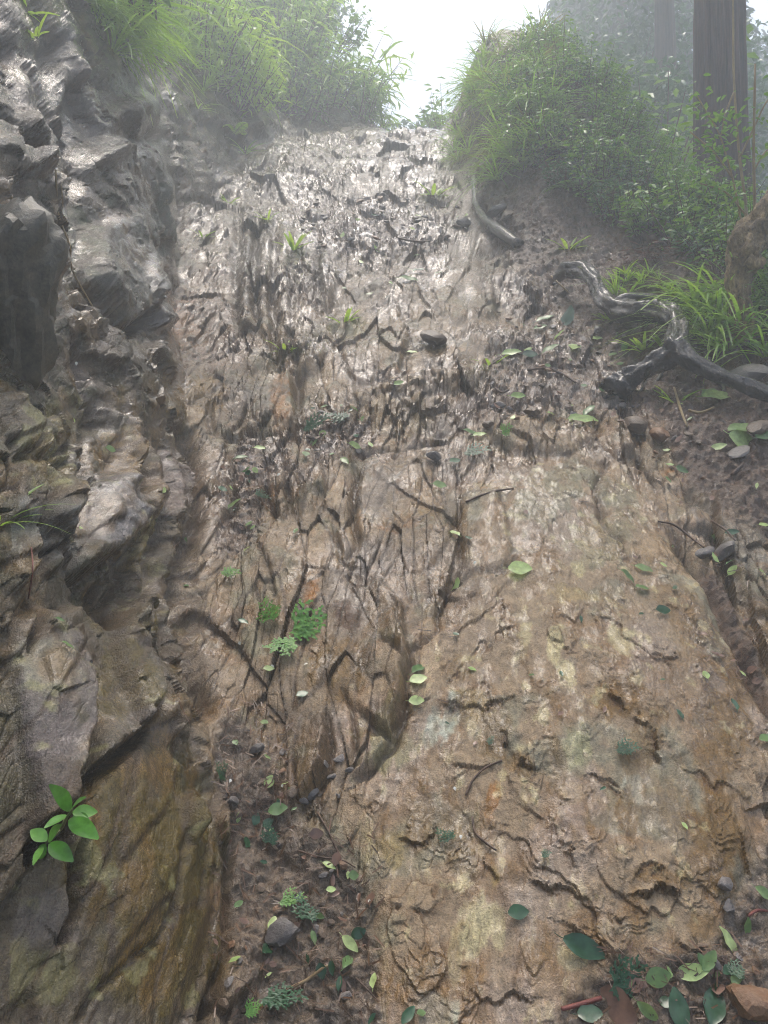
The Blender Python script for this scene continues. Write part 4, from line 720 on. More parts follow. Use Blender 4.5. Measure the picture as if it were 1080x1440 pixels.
# left hillside thicket
def left_shrub(p, n):
    k = rnd.choice((0, 1, 1, 4, 4, 5)); px = 540 + F * p.x / p.y
    put_shrub(p, n, k, rnd.uniform(.9, 1.5), LOOK[k] + ' shrub in the thicket above the left wall, ' + where(px, (170, 330, 450), ('at its left end', 'over the wall top', 'over the wet ledges', 'near the bright gap')), 'shrubs of the left thicket')
def left_px(a, b):
    p, n, d = hit(a, b); left_shrub(p, n)
okL = lambda x_, y_: float(XL(y_)) - x_ > float(WL(y_)) * .95 + .05
scatter_px(62, [(140, -20), (420, -20), (520, 90), (590, 150), (590, 165), (500, 165), (420, 165), (370, 170), (300, 130), (230, 60), (190, 20)], left_px)
scatter(16, (-5.0, -1.2), (5.5, 12.5), okL, left_shrub)
scatter_px(40, [(100, -20), (230, -20), (260, 60), (370, 170), (340, 175), (230, 80), (150, 40)], lambda a, b: put(TUFT[rnd.choice((0, 3, 4))], 'grass_tuft', hit(a, b)[0], hit(a, b)[1], rnd.uniform(.7, 1.2), 'grass tuft along the top edge of the left wall, ' + where(a, (170, 270), ('at the top left', 'in its middle', 'above the wet ledges')), 'grass tuft', 'grass of the left wall top'))
scatter(22, (-3, .1), (10.9, 12.6), lambda x_, y_: x_ < .05 - (12.4 - y_) * .3, left_shrub)
# beyond the crest
def crest_shrub(p, n):
    k = rnd.choice((0, 1, 4, 2)); put_shrub(p, n, k, rnd.uniform(1.0, 1.7), LOOK[k] + ' shrub fading into the mist beyond the crest', 'shrubs beyond the crest')
scatter(14, (-2, 2.2), (13, 18), lambda x_, y_: True, crest_shrub)
# mound and right slope
def slope_shrub(a, b):
    p, n, d = hit(a, b); k = rnd.choice((0, 3, 3, 2, 5, 0)); put_shrub(p, n, k, rnd.uniform(.34, .62), LOOK[k] + ' shrub on the green right slope, ' + where(a, (760, 860, 940), ('on the mound', 'right of the mound', 'halfway to the cedar', 'near the cedar')) + (', high up' if b < 180 else ', low down'), 'shrubs of the right slope')
scatter_px(112, [(700, 120), (740, 60), (790, 60), (860, 130), (930, 230), (1000, 320), (1000, 360), (900, 330), (830, 300), (770, 250), (720, 190), (660, 150)], slope_shrub)
scatter_px(32, [(930, 230), (1090, 250), (1090, 420), (1000, 380), (960, 340)], slope_shrub)
def mound_tuft(a, b):
    p, n, d = hit(a, b); k = rnd.choice((1, 2, 2, 4, 0)); put(TUFT[k], 'grass_tuft', p, n, rnd.uniform(.6, 1.05), ('drying' if k == 2 else 'green') + ' grass tuft on the mound by the trail, ' + ('near its top' if b < 120 else 'on its trail side' if a < 690 else 'on its front'), 'grass tuft', 'grass on the mound')
scatter_px(90, [(640, 120), (690, 50), (780, 50), (790, 130), (760, 230), (700, 260), (650, 250), (635, 200)], mound_tuft)
scatter_px(12, [(680, 120), (780, 130), (860, 280), (790, 260), (720, 220)], lambda a, b: put(FERN[rnd.randrange(2)], 'fern', hit(a, b)[0], hit(a, b)[1], rnd.uniform(.7, 1.1), 'small fern among the shrubs of the right slope', 'fern', 'ferns of the right slope'))
# dark misty trees behind the right slope
def broad_tree(x_, y_, hgt, rad, label, seed):
    zb = ground(x_, y_); o = link(bpy.data.objects.new('broadleaf_tree', None)); o.location = (x_, y_, zb - .1); tag(o, label, 'tree'); r_ = random.Random(seed); lm, tm = MB(), MB()
    tube(tm, [Vector((0, 0, 0)), Vector((.1, 0, hgt * .4)), Vector((-.05, .1, hgt * .85))], [.10, .07, .02], 8, 4); cl = []
    for k in range(26):
        d = rvec(r_, -.5, 1); c = Vector((d.x * rad, d.y * rad, hgt * .58 + d.z * hgt * .42)) * r_.uniform(.75, 1.0); c.z = max(c.z, .2); cl.append(c); tube(tm, [Vector((0, 0, min(c.z, hgt * .6) * .7)), c * .6 + Vector((0, 0, .1)), c], [.03, .02, .006], 5, 3)
    for k in range(4600):
        c = r_.choice(cl); p = c + rvec(r_) * rad * .42 * r_.random() ** .5; leaf(lm, p, rvec(r_, -.7, .3), Vector((0, 0, 1)) + rvec(r_) * .7, .13, .065, 2, .3, .2)
    tm.build('trunk', BARK, o); lm.build('crown', G_DARK, o)
def tree_px(px, py_top, d, rad, label, seed):
    x_ = xat(px, d); top = float(at(px, py_top, d)[2]); broad_tree(x_, d, max(top - ground(x_, d), 1.5), rad, label, seed)
for a in [(800, 30, 12.5, 1.1, 'dark rounded tree fading in the mist behind the mound', 1), (850, -40, 14, 1.5, 'broad misty tree left of the pale trunk', 2), (905, 60, 11.5, 1.0, 'misty bushy tree low behind the green slope', 6), (980, -30, 15.5, 1.6, 'misty tree between the pale trunk and the large cedar', 4), (1075, 60, 13, 1.4, 'misty tree at the right edge behind the large cedar', 7), (745, 45, 15.5, 1.0, 'faint bushy tree right of the bright gap', 3), (340, -60, 15, 1.5, 'misty tree above the left thicket', 5), (590, 110, 17, .8, 'faint bush at the bottom of the bright gap', 8)]: tree_px(*a)
for k, (px, d, lb_) in enumerate([(890, 17, 'misty conifer behind the mound'), (850, 21, 'misty conifer left of the pale trunk'), (985, 18, 'misty conifer between the two big trunks'), (1060, 21, 'misty conifer behind the large cedar at right'), (830, 24, 'faint conifer above the mound'), (340, 20, 'faint conifer above the left thicket'), (930, 25, 'faintest conifer behind the pale trunk'), (280, 16, 'misty conifer high above the left wall')]):
    o = cedar(xat(px, d), d, .35, 13.5 if d < 19 else 14.5, lb_, (0, 0), 2.6, 40 + k, 2, .3)
    for c_ in o.children:
        if c_.name.startswith('crown'): c_.scale = (1.7, 1.7, 1.9)
def far_shrub(p, n):
    k = rnd.choice((3, 3, 0, 2)); px = 540 + F * p.x / p.y; put_shrub(p, n, k, rnd.uniform(1.2, 2.2), LOOK[k] + ' shrub in the mist behind the right slope, ' + where(px, (850, 960), ('behind the mound', 'below the pale trunk', 'behind the large cedar')), 'shrubs of the far slope')
scatter(34, (2.2, 6.5), (9.0, 13.5), lambda x_, y_: x_ > .28 * y_, far_shrub)

# plants placed one by one on the photographed spots
def tuft_at(px, py, k, sc, label): p, n, d = hit(px, py); return put(TUFT[k], 'grass_tuft', p - n * .01, n, sc, label, 'grass tuft')
tuft_at(868, 412, 0, .8, 'upright grass tuft behind the bend of the big root'); tuft_at(1012, 452, 4, 1.25, 'long arching grass clump in front of the snag'); tuft_at(1046, 470, 3, 1.12, 'broad bladed grass clump under the snag at right'); tuft_at(985, 432, 4, .8, 'arching grass clump right of the root bend'); tuft_at(1066, 430, 3, 1.0, 'grass clump at the right edge beside the snag')
tuft_at(905, 486, 6, 1.3, 'broad leaved seedling clump under the arch of the root'); tuft_at(930, 480, 6, 1.0, 'small seedling clump in the crook of the root'); tuft_at(950, 560, 6, 1.1, 'drooping weed on the soil below the root fork'); tuft_at(855, 446, 6, .8, 'small weed left of the root under its thin part'); tuft_at(800, 345, 6, 1.2, 'small weed on the bare soil of the mound'); tuft_at(700, 250, 1, 1.2, 'long arching grass above the thin bent root'); tuft_at(735, 235, 1, 1.1, 'arching grass on the flank of the mound'); tuft_at(690, 215, 2, 1.0, 'drying grass at the trail side of the mound'); tuft_at(610, 270, 6, 1.6, 'leafy weed at the right edge of the upper trail')
tuft_at(160, 70, 4, 1.0, 'drooping grass on top of the left rock wall'); tuft_at(185, 60, 4, .9, 'second drooping grass clump on the left wall top'); tuft_at(140, 30, 3, .9, 'broad grass clump at the top left corner'); tuft_at(345, 215, 3, .7, 'arching weed on the ledge right of the left wall'); tuft_at(412, 345, 6, 1.5, 'broad leaved weed growing on the dark rib'); tuft_at(375, 305, 6, 1.0, 'small weed on top of the dark rib'); tuft_at(322, 283, 6, .9, 'tiny weed on the ledge below the left wall'); tuft_at(286, 330, 6, .8, 'tiny weed on the steep rock left of the ribs'); tuft_at(40, 12, 6, 1.0, 'small weed in the crack at the top left'); tuft_at(45, 48, 6, .8, 'second small weed on the top left rock'); tuft_at(483, 450, 6, 1.1, 'green weed in the niche right of the brown slab'); tuft_at(402, 490, 6, .9, 'small fern like weed in the rock groove'); tuft_at(690, 510, 6, .8, 'small green weed at the end of the pale ledge'); tuft_at(280, 150, 5, 1.5, 'weed on the bright wet ledge under the left thicket')
def fern_at(px, py, k, sc, label): p, n, d = hit(px, py); put(FERN[k], 'fern', p, n, sc, label, 'fern')
scatter_px(16, [(960, 400), (1085, 400), (1085, 500), (1000, 490)], lambda a, b: put(TUFT[rnd.choice((0, 3, 4, 4))], 'grass_tuft', hit(a, b)[0], hit(a, b)[1], rnd.uniform(.7, 1.15), 'arching grass tuft in the clump around the foot of the snag', 'grass tuft', 'grass around the snag'))
scatter_px(14, [(840, 380), (960, 380), (970, 420), (880, 415)], lambda a, b: put(TUFT[rnd.choice((5, 6, 6))], 'grass_tuft', hit(a, b)[0], hit(a, b)[1], rnd.uniform(.6, .9), 'low green tuft on the soil behind the big root', 'grass tuft', 'tufts behind the root'))
fern_at(330, 190, 1, .9, 'pale fern hanging over the ledge below the left thicket'); fern_at(800, 265, 0, .9, 'fern low on the right slope above the bare soil'); fern_at(930, 405, 1, .7, 'low fern behind the big root'); fern_at(770, 180, 0, .9, 'fern high on the mound')
def shrub_at(px, py, k, sc, label): p, n, d = hit(px, py); put_shrub(p, n, k, sc, label, None)
shrub_at(965, 345, 0, .8, 'leafy shrub at the foot of the large cedar trunk'); shrub_at(1000, 370, 3, .8, 'dark leafy shrub just left of the snag'); shrub_at(925, 330, 0, .7, 'leafy shrub left of the cedar foot'); shrub_at(870, 300, 3, .7, 'glossy leaved shrub in the middle of the right slope'); shrub_at(1060, 200, 0, .8, 'shrub behind the snag at the right edge')
# dead reddish cedar twigs
p0, n0, d0 = hit(915, 368); mb = MB(); r_ = random.Random(5)
for k in range(260):
    a = r_.uniform(0, 6.28); q_ = Vector((r_.gauss(0, .11), r_.gauss(0, .09), abs(r_.gauss(0, .05)))); leaf(mb, q_, rvec(r_, -.3, .4), rvec(r_, .2, 1), .09, .008, 2, .3, .1)
dd_o = mb.build('dead_cedar_twigs', G_DEAD); dd_o.location = p0; tag(dd_o, 'heap of reddish dead cedar twigs under the right slope', 'dead twigs', kind='stuff')
# sapling and climbing stem in front of the cedar trunk
sap = link(bpy.data.objects.new('sapling', None)); dP = dS + .25; sap.location = Vector(at(1044, 455, dP)); tag(sap, 'slender leafy sapling in front of the large cedar trunk', 'sapling'); base_ = sap.location.copy()
def sp(px, py, dz=0): return Vector(at(px, py, dP + dz)) - base_
mb = MB(); STEMS = [[(1044, 455), (1040, 400), (1047, 330), (1049, 290), (1040, 220), (1032, 110), (1031, 20), (1030, -60)], [(1046, 330), (1030, 250), (1012, 190), (992, 155), (978, 130)], [(1058, 450), (1062, 330), (1060, 220), (1062, 90)], [(1030, 250), (1005, 215), (970, 185)], [(1041, 220), (1060, 180), (1080, 140), (1110, 110)], [(1047, 300), (1020, 270), (985, 258)], [(1060, 240), (1075, 215), (1095, 200)], [(1032, 130), (1020, 160), (1014, 190)]]
for i, stp in enumerate(STEMS): tube(mb, [sp(a, b, -.04 * j * (i % 3 - 1)) for j, (a, b) in enumerate(stp)], [(.011 if i in (0, 2) else .006) * (1 - .6 * j / len(stp)) for j in range(len(stp))], 7, 5, rough=.08, seed=i)
mb.build('stem', PTWIG, sap); mb = MB(); r_ = random.Random(9)
for i in (1, 3, 4, 5, 6, 7):
    stp = STEMS[i]
    for k in range(70 if i in (1, 3) else 46):
        t = r_.uniform(.25, 1.05) * (len(stp) - 1); j = min(int(t), len(stp) - 2); f_ = t - j; a, b = stp[j][0] * (1 - f_) + stp[j + 1][0] * f_ + r_.gauss(0, 13), stp[j][1] * (1 - f_) + stp[j + 1][1] * f_ + r_.gauss(0, 10)
        leaf(mb, sp(a, b, r_.gauss(0, .07)), rvec(r_, -.5, .3), Vector((0, 0, 1)) + rvec(r_) * .5, r_.uniform(.035, .06), r_.uniform(.016, .026), 3, .3, .2)
mb.build('foliage', G_SHRUB, sap)
# seedling in the lower left crack
ds = min(hit(a, b)[2] for a in (50, 70, 90, 110, 130) for b in (1110, 1150, 1190)) - .03; sd0 = Vector(at(92, 1150, ds + .05)); se = link(bpy.data.objects.new('seedling', None)); se.location = sd0; tag(se, 'bright green seedling growing from the crack at lower left', 'seedling')
mb = MB(); tube(mb, [Vector(at(a, b, ds + c)) - sd0 for a, b, c in ((92, 1150, .06), (86, 1166, -.01), (64, 1186, -.02))], [.003, .0025, .002], 6, 4); tube(mb, [Vector(at(a, b, ds + c)) - sd0 for a, b, c in ((86, 1166, -.01), (94, 1150, -.03), (102, 1138, -.04))], [.003, .0025, .002], 6, 4); mb.build('stem', STEM, se)
for (a, b), (c, e), w in [((100, 1139), (77, 1106), 24), ((100, 1139), (113, 1118), 13), ((102, 1143), (136, 1140), 21), ((98, 1152), (134, 1174), 26), ((93, 1146), (65, 1159), 13), ((66, 1182), (43, 1166), 20), ((68, 1183), (81, 1160), 18), ((70, 1186), (99, 1207), 24), ((64, 1187), (54, 1208), 16), ((60, 1190), (47, 1210), 11), ((104, 1146), (124, 1160), 20)]:
    z0, z1 = ds - .03 + rnd.uniform(-.02, .02), ds - .03 + rnd.uniform(-.05, .03); A_, B_ = Vector(at(a, b, z0)) - sd0, Vector(at(c, e, z1)) - sd0; mb = MB(); leaf(mb, A_, B_ - A_, Vector((.1, -.75, .65)), (B_ - A_).length * 1.05, w * ds / F, 7, .12, .22, .8); mb.build('leaf', G_SEED, se)
tuft_at(4, 722, 5, 1.0, 'bent grass blade at the left edge of the wall')

# ------------------------------------------------------------------ cypress sprays
def spray_mesh(seed, L, mat):
    r_ = random.Random(seed); mb = MB()
    def br(p, a, l, lev):
        d = Vector((math.cos(a), math.sin(a), r_.uniform(-.1, .25))); leaf(mb, p, d, Vector((0, 0, 1)), l, .0065 if lev else .004, 3, .1, .2, .35)
        if lev < 3 and l > .012:
            nn = max(3, int(l / .010))
            for k in range(nn):
                t = (k + .6) / nn; br(p + d * l * t, a + (1 if k % 2 else -1) * r_.uniform(.55, .85), l * (.48 - .26 * t), lev + 1)
    br(Vector((-L * .4, 0, .004)), 0, L, 0); br(Vector((-L * .3, 0, .006)), .5, L * .7, 0); br(Vector((-L * .3, 0, .006)), -.45, L * .6, 0)
    return mb.mesh('cypress_spray', mat)
SPR = [spray_mesh(k, .11, G_SPRAY) for k in range(3)] + [spray_mesh(k + 5, .11, G_SPRAYD) for k in range(3)]
for px, py, k, sz, ang, lb_ in [(384, 868, 0, 46, 2.0, 'bright green cypress sprig left of the pair in the gully'), (424, 882, 1, 70, .8, 'largest bright green cypress sprig in the middle of the gully'), (403, 912, 2, 50, 3.9, 'bright cypress sprig at the lower end of the cluster'), (870, 1378, 3, 60, .6, 'dark cypress sprig at the foot of the slab'), (632, 1180, 4, 28, 2.5, 'small dark cypress sprig on the lower left of the slab'), (876, 1056, 5, 34, 0.2, 'small cypress sprig on the wet brown part of the slab'), (386, 1412, 3, 60, .3, 'dark cypress sprig in the mud at the bottom'), (350, 1425, 1, 30, .9, 'yellow green cypress sprig at the bottom edge'), (363, 698, 5, 26, .5, 'dark cypress sprig beside the leafy rock groove'), (318, 808, 0, 26, .3, 'bright sprig of leaves in the upper gully'),
        (664, 638, 5, 36, .1, 'cypress sprig on the step above the slab'), (707, 608, 0, 24, .9, 'yellow green sprig near the brown wedge stone'), (430, 1290, 4, 44, 2.2, 'cypress sprig lying across the muddy litter'), (405, 1270, 1, 36, .4, 'olive cypress sprig left in the muddy litter'), (380, 1180, 4, 30, 1.9, 'dark sprig at the head of the muddy litter'), (440, 600, 5, 40, .2, 'dark sprig on the leafy step in the middle'), (480, 590, 4, 34, 3, 'second dark sprig on the leafy step'), (1036, 1372, 5, 30, 1.4, 'small fern like sprig in the corner mud'), (305, 1090, 4, 34, 1.6, 'dark sprig along the left side of the mud'), (765, 1205, 5, 16, .5, 'tiny sprig low on the slab'), (690, 1046, 4, 14, .9, 'tiny green sprig in the brown hollow of the slab')]:
    p, n, d = hit(px, py); put(SPR[k], 'cypress_spray', p + n * .008, n, sz * d / F / .11, lb_, 'cypress sprig', None, frame(n, ang))

# ------------------------------------------------------------------ needle litter, too fine to count
def fine_litter(name, label, zones, n, seed):
    r_ = random.Random(seed); mb = MB()
    for k in range(n):
        a, b, c_, d_ = r_.choice(zones); p, n_, d = hit(r_.uniform(a, b), r_.uniform(c_, d_)); l_ = r_.uniform(.012, .045); q = frame((n_ + rvec(r_) * .25).normalized(), r_.uniform(0, 6.28)); dr = q @ Vector((1, 0, 0)); leaf(mb, p + n_ * .005, dr, n_, l_, r_.choice((.003, .004, .009)), 1, .1, .2, .4)
    o = mb.build(name, LITTER); tag(o, label, 'litter', kind='stuff')
LITTER = leaf_mat('needle_litter', rgb(116, 84, 58), rgb(70, 54, 40), .35, .05)
fine_litter('needle_litter', 'brown needles and crumbs on the muddy gully floor', [(300, 530, 1170, 1436), (310, 420, 990, 1180)], 900, 1)
fine_litter('needle_litter', 'brown needles and leaf crumbs on the right soil and crevice', [(780, 1076, 400, 720), (985, 1076, 770, 980), (660, 900, 440, 600)], 1000, 2)
fine_litter('needle_litter', 'brown crumbs in the corner mud at bottom right', [(850, 1076, 1330, 1436)], 300, 3)
fine_litter('needle_litter', 'brown crumbs on the leafy steps in the middle', [(420, 540, 570, 650), (300, 390, 600, 790), (240, 300, 760, 1010), (560, 650, 690, 1000)], 500, 4)

# ------------------------------------------------------------------ fallen leaves
def litter_mesh(seed, mat, ratio, curl, fold, shape=.75, segs=6):
    mb = MB(); leaf(mb, Vector((-.5, 0, .03)), Vector((1, 0, .05)), Vector((0, 0, 1)), 1.0, ratio, segs, curl, fold, shape, .6); st_ = random.Random(seed); tube(mb, [Vector((-.72, .03, .03)), Vector((-.6, 0, .03)), Vector((-.48, 0, .03))], [.012, .012, .012], 4, 2); return mb.mesh('leaf', mat)
LM = {}
for nm_, mt in (('g', G_LIT1), ('p', G_LIT2), ('d', G_LITD), ('b', G_BRN)): LM[nm_] = [litter_mesh(1, mt, .5, .12, .3), litter_mesh(2, mt, .62, -.15, -.2), litter_mesh(3, mt, .42, .25, .45), litter_mesh(4, mt, .75, .08, .15)]
def fallen(px, py, size, kind, label, group=None, ang=None, var=None, tilt=.25):
    p, n, d = hit(px, py); n2 = (n + rvec(rnd) * tilt).normalized(); s_ = size * d / F
    return put(LM[kind][rnd.randrange(4) if var is None else var], 'fallen_leaf', p + n * (.004 + .05 * s_), n, s_, label, 'leaf', group, frame(n2, rnd.uniform(0, 6.28) if ang is None else ang))
for px, py, sz, kd, ang, var, lb_ in [(821, 1335, 62, 'd', -.4, 0, 'large dark green serrated leaf low on the slab'), (729, 1285, 30, 'd', .1, 3, 'round dark green leaf at the left of the large serrated one'), (870, 1416, 66, 'b', -.6, 3, 'big brown curled leaf at the bottom by the red stick'), (1000, 1415, 66, 'd', 1.1, 0, 'largest dark glossy leaf at the bottom right'), (955, 1420, 56, 'd', 1.6, 0, 'dark glossy leaf left of the largest one at bottom right'), (912, 1422, 40, 'g', -.7, 2, 'mid green leaf at the bottom beside the brown leaf'), (925, 1375, 36, 'g', .2, 3, 'lobed green leaf above the glossy bottom leaves'), (975, 1368, 48, 'p', .1, 0, 'long pale leaf at the lower right foot of the slab'), (996, 1352, 36, 'g', .8, 0, 'folded green leaf above the long pale one'), (830, 1428, 36, 'd', 0, 3, 'dark leaf at the bottom edge left of the brown leaf'), (1074, 1258, 30, 'g', -.6, 0, 'green leaf at the right edge above the mud'), (1048, 1300, 24, 'g', 1.4, 0, 'small green leaf on the mud right of the slab'), (1020, 1322, 40, 'p', 1.9, 2, 'pale bent leaf on the mud edge'), (1031, 992, 24, 'd', 1.5, 0, 'dark oval leaf on the right flank of the slab'),
        (732, 802, 34, 'p', 0, 3, 'round pale leaf on the upper slab'), (640, 820, 26, 'p', .8, 2, 'pale folded leaf in the long crack'), (638, 752, 22, 'p', 2.2, 0, 'pale leaf high in the long crack'), (588, 942, 32, 'g', .9, 2, 'narrow green leaf in the lower part of the long crack'), (588, 958, 26, 'p', .3, 3, 'pale wet leaf just below the narrow one'), (586, 987, 22, 'p', 0, 3, 'square looking pale leaf in the bend of the long crack'), (905, 802, 26, 'g', -.5, 0, 'green leaf at the top of the trio on the slab'), (882, 812, 26, 'g', -.6, 2, 'narrow leaf at the left of the trio on the slab'), (903, 829, 22, 'g', .3, 3, 'bright leaf at the bottom of the trio on the slab'), (932, 860, 22, 'd', .1, 3, 'dark round leaf right below the trio on the slab'), (955, 1005, 18, 'd', 1.8, 2, 'slim dark leaf on the brown flank of the slab'), (788, 1005, 12, 'b', .7, 0, 'tiny red brown leaf on the slab'),
        (820, 592, 48, 'p', .1, 2, 'large pale folded leaf on the ledge left of the soil'), (830, 578, 30, 'g', .9, 2, 'upright green leaf behind the large pale folded one'), (728, 558, 22, 'p', .1, 0, 'pale leaf beside the small grey twig'), (774, 583, 14, 'p', .4, 0, 'small pale leaf right of the brown wedge stone'), (662, 610, 22, 'g', -.3, 0, 'green leaf on the step by the sprig'), (675, 613, 20, 'p', .2, 0, 'pale leaf right of the green one on the step'), (745, 500, 22, 'd', .1, 3, 'dark leaf in the middle of the leaf patch on the trail'), (776, 492, 26, 'g', .2, 0, 'green leaf in the leaf patch on the trail'), (808, 490, 26, 'p', 1.2, 3, 'pale leaf at the right end of the leaf patch'), (720, 498, 28, 'p', 0, 0, 'pale leaf at the left end of the leaf patch'), (788, 472, 20, 'p', 0, 0, 'pale narrow leaf above the leaf patch'), (838, 478, 20, 'p', .1, 0, 'pale leaf lying right of the leaf patch'), (862, 500, 14, 'g', .5, 3, 'single small green leaf on the rubble'), (800, 450, 36, 'd', 1.0, 1, 'bluish fern leaf lying in the rubble'), (768, 450, 28, 'g', .3, 0, 'green leaf left of the bluish fern leaf'), (845, 550, 14, 'g', 1.2, 3, 'tiny green leaf below the rubble'),
        (1008, 560, 44, 'p', .1, 0, 'pale five fingered leaf on the soil below the root'), (1000, 553, 34, 'g', .5, 2, 'green finger of leaf beside the pale one on the soil'), (1044, 606, 46, 'g', .1, 0, 'big torn green leaf on the soil at the right'), (1042, 622, 44, 'p', -.4, 3, 'pale part of the torn leaf cluster at the right'), (1072, 612, 34, 'g', .6, 3, 'lobed leaf at the right edge of the torn leaf cluster'), (1010, 630, 24, 'p', .2, 0, 'small pale leaf left of the torn leaf cluster'), (938, 676, 14, 'g', -1, 0, 'small bright leaf on the rock below the soil'), (960, 662, 22, 'g', -.8, 2, 'thin green leaf at the soil edge'), (1030, 750, 20, 'd', 0, 0, 'dark leaf on the right hand rock'), (1074, 740, 14, 'p', 0, 3, 'pale leaf at the right edge on the rock'), (1000, 758, 26, 'g', -.3, 0, 'green leaf at the head of the crevice'), (1032, 803, 18, 'p', .4, 3, 'yellowish leaf inside the crevice'), (1070, 806, 16, 'p', .3, 3, 'pale star shaped leaf on the rock right of the crevice'), (1074, 912, 32, 'g', 1.2, 3, 'green leaf at the right edge in the crevice'), (1078, 938, 26, 'g', .8, 3, 'lower green leaf at the right edge of the crevice'), (1076, 1040, 20, 'g', .3, 3, 'light green leaf at the right edge below the crevice'),
        (93, 910, 20, 'g', .3, 0, 'green leaf on top of the purple slab at left'), (83, 873, 14, 'g', .4, 0, 'small green leaf in the crack above the purple slab'), (154, 633, 16, 'g', .4, 3, 'green leaf on the brown rock at left'), (229, 690, 14, 'p', 1.4, 0, 'white green leaf on the left rock rib'), (335, 1273, 18, 'g', .9, 0, 'green leaf stuck to the wall beside the mud'), (384, 1302, 28, 'p', 1.4, 0, 'pale grey green leaf upright by the grey stone'), (372, 1338, 36, 'd', 1.3, 0, 'dark leaf below the grey stone in the mud'), (392, 1140, 28, 'g', .1, 3, 'round green leaf in the upper mud'), (378, 1158, 18, 'd', .6, 3, 'dark small leaf below the round one in the mud'), (358, 1152, 18, 'd', 1.3, 3, 'dark leaf left of the round one in the mud'), (378, 1100, 20, 'p', 1.2, 3, 'pale leaf at the top of the mud litter'), (462, 1220, 22, 'p', -.5, 0, 'pale green leaf at the right of the mud litter'), (496, 1232, 18, 'g', .2, 3, 'green leaf at the right edge of the mud'), (466, 1253, 14, 'p', .2, 3, 'yellow leaf in the mud litter'), (492, 1328, 30, 'p', -.7, 0, 'pale veined leaf right in the mud'), (505, 1312, 22, 'd', .4, 3, 'dark round leaf right of the mud litter'), (488, 1355, 34, 'g', 1.2, 2, 'yellow green leaf low in the mud'), (528, 1380, 24, 'p', 1.5, 0, 'pale leaf at the foot of the slab in the mud'), (575, 1428, 30, 'd', .9, 0, 'dark leaf at the bottom centre'), (592, 1426, 14, 'g', .3, 3, 'small yellow green leaf at the bottom centre'), (343, 876, 18, 'd', -.5, 0, 'bluish leaf on the wet rock left of the sprigs'), (378, 942, 16, 'p', .2, 3, 'pale leaf below the bright sprigs'), (425, 978, 18, 'd', .5, 3, 'dark leaf on the rock below the sprigs'), (416, 748, 14, 'g', 1.4, 0, 'green leaf in the upper rock groove'), (330, 712, 30, 'g', .4, 0, 'cluster leaf in the leafy groove at centre left'), (560, 540, 16, 'p', .3, 0, 'pale leaf on the ledge corner'), (580, 497, 16, 'p', -.3, 0, 'pale leaf below the dark angular stone'), (575, 395, 28, 'g', 0, 0, 'green leaf on the upper ledge'), (590, 382, 22, 'd', .5, 0, 'dark leaf at the end of the trail twig'), (430, 640, 16, 'g', 1.6, 3, 'bright leaf on the leafy step'), (498, 628, 22, 'p', .1, 0, 'pale yellow leaf at the right of the leafy step'), (485, 650, 20, 'g', -1, 0, 'green leaf below the pale yellow one on the step'), (640, 650, 18, 'd', .5, 3, 'dark leaf on the step above the slab'), (618, 684, 20, 'g', 0, 3, 'green leaf at the head of the long crack'), (366, 632, 18, 'p', 0, 0, 'pale leaf on the step below the purple block'), (340, 645, 18, 'g', .3, 0, 'green leaf in the leafy groove'), (760, 462, 20, 'g', .2, 0, 'green leaf under the soil edge')]:
    fallen(px, py, sz, kd, lb_, None, ang, var)
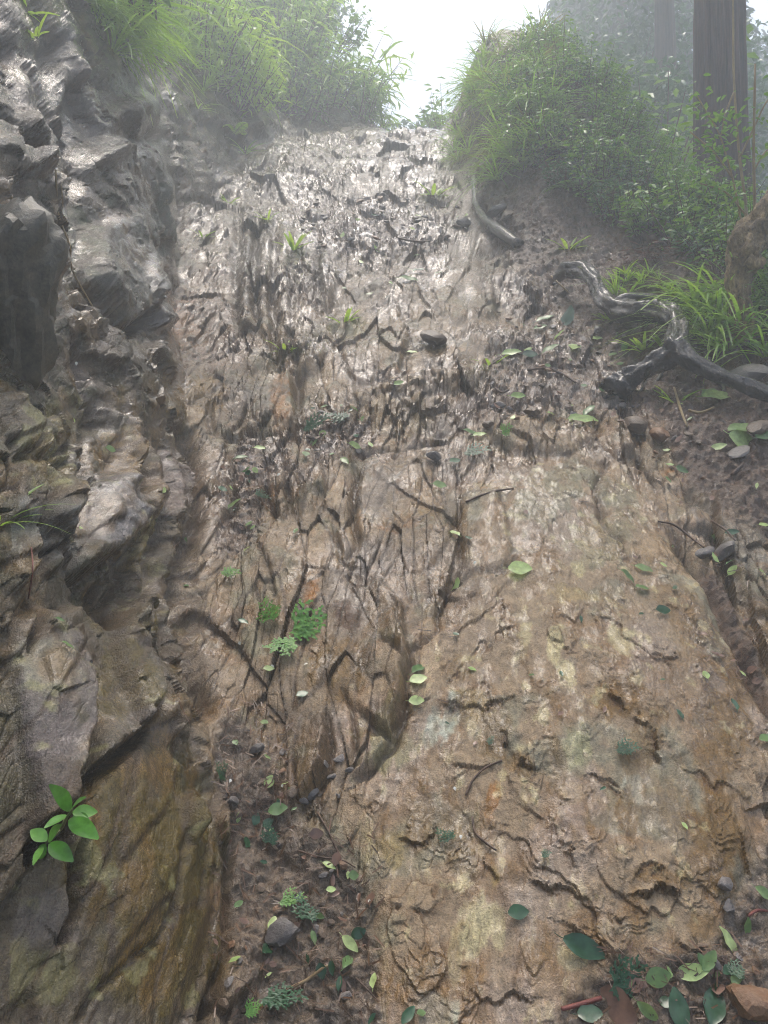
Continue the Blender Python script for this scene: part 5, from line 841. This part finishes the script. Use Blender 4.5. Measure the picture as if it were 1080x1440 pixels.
for (a, b_, c_, d_), nn, (s0, s1), ks, lb_, gp in [((300, 530, 1170, 1435), 34, (9, 22), 'gddpbbbb', 'small fallen leaf in the muddy litter of the gully floor', 'leaves in the gully mud'), ((690, 880, 440, 600), 20, (7, 15), 'gpbbbg', 'small fallen leaf in the rubble left of the big root', 'leaves in the rubble'), ((420, 530, 570, 650), 14, (8, 15), 'gpdg', 'small fallen leaf on the leafy step in the middle', 'leaves on the step'), ((310, 370, 640, 780), 16, (8, 15), 'gpdb', 'small fallen leaf in the leafy rock groove at centre left', 'leaves in the groove'), ((480, 660, 280, 420), 20, (6, 12), 'gdpp', 'tiny fallen leaf on the upper trail', 'leaves on the upper trail'), ((600, 1000, 650, 1240), 18, (7, 13), 'gdgpbb', 'small fallen leaf on the wet slab', 'leaves on the slab'), ((985, 1075, 780, 960), 14, (10, 18), 'bbgp', 'wet leaf packed in the crevice right of the slab', 'leaves in the crevice'), ((880, 1075, 1340, 1435), 20, (12, 26), 'gdbbp', 'leaf in the corner litter at bottom right', 'leaves in the corner litter'), ((900, 1075, 560, 720), 12, (7, 14), 'bbgp', 'bit of leaf on the dark soil below the root', 'leaf bits on the soil'), ((100, 290, 560, 900), 6, (6, 12), 'gpg', 'tiny leaf caught on the left rock wall', 'leaves on the left wall'), ((330, 420, 1000, 1170), 12, (8, 16), 'gdbp', 'small leaf in the upper mud of the gully', 'leaves in the upper mud')]:
    for k in range(nn): fallen(rnd.uniform(a, b_), rnd.uniform(c_, d_), rnd.uniform(s0, s1), rnd.choice(ks), lb_, gp)
pm = MB(); leaf(pm, Vector((-.5, 0, 0)), Vector((1, 0, 0)), Vector((0, 0, 1)), 1, .7, 3, .2, .3); pm = pm.mesh('petal', G_WHITE)
for px, py in [(323, 1099), (648, 1178), (97, 818), (107, 512), (264, 324), (398, 1105), (640, 1110), (383, 938), (520, 1268), (668, 792), (392, 668), (338, 905), (430, 935), (560, 720)]:
    p, n, d = hit(px, py); put(pm, 'petal', p + n * .004, n, 6.5 * d / F, 'tiny white petal on the wet rock', 'petal', 'white petals', frame(n, rnd.uniform(0, 6)))
#VEG1

# ------------------------------------------------------------------ mist
def haze():
    bm = bmesh.new(); bmesh.ops.create_cube(bm, size=1.0)
    me = bpy.data.meshes.new('haze'); bm.to_mesh(me); bm.free()
    o = link(bpy.data.objects.new('haze', me)); tag(o, kind='stuff', label='pale mist filling the gully')
    o.scale = (160, 100, 32); o.location = (0, 44, 13)
    m = bpy.data.materials.new('mist'); m.use_nodes = True; nt = m.node_tree; nt.nodes.clear()
    out = nt.nodes.new('ShaderNodeOutputMaterial'); pv_ = nt.nodes.new('ShaderNodeVolumePrincipled')
    pv_.inputs['Color'].default_value = (.88, .95, 1.0, 1); pv_.inputs['Density'].default_value = .030; pv_.inputs['Anisotropy'].default_value = .42
    nt.links.new(pv_.outputs[0], out.inputs['Volume']); me.materials.append(m)
haze()
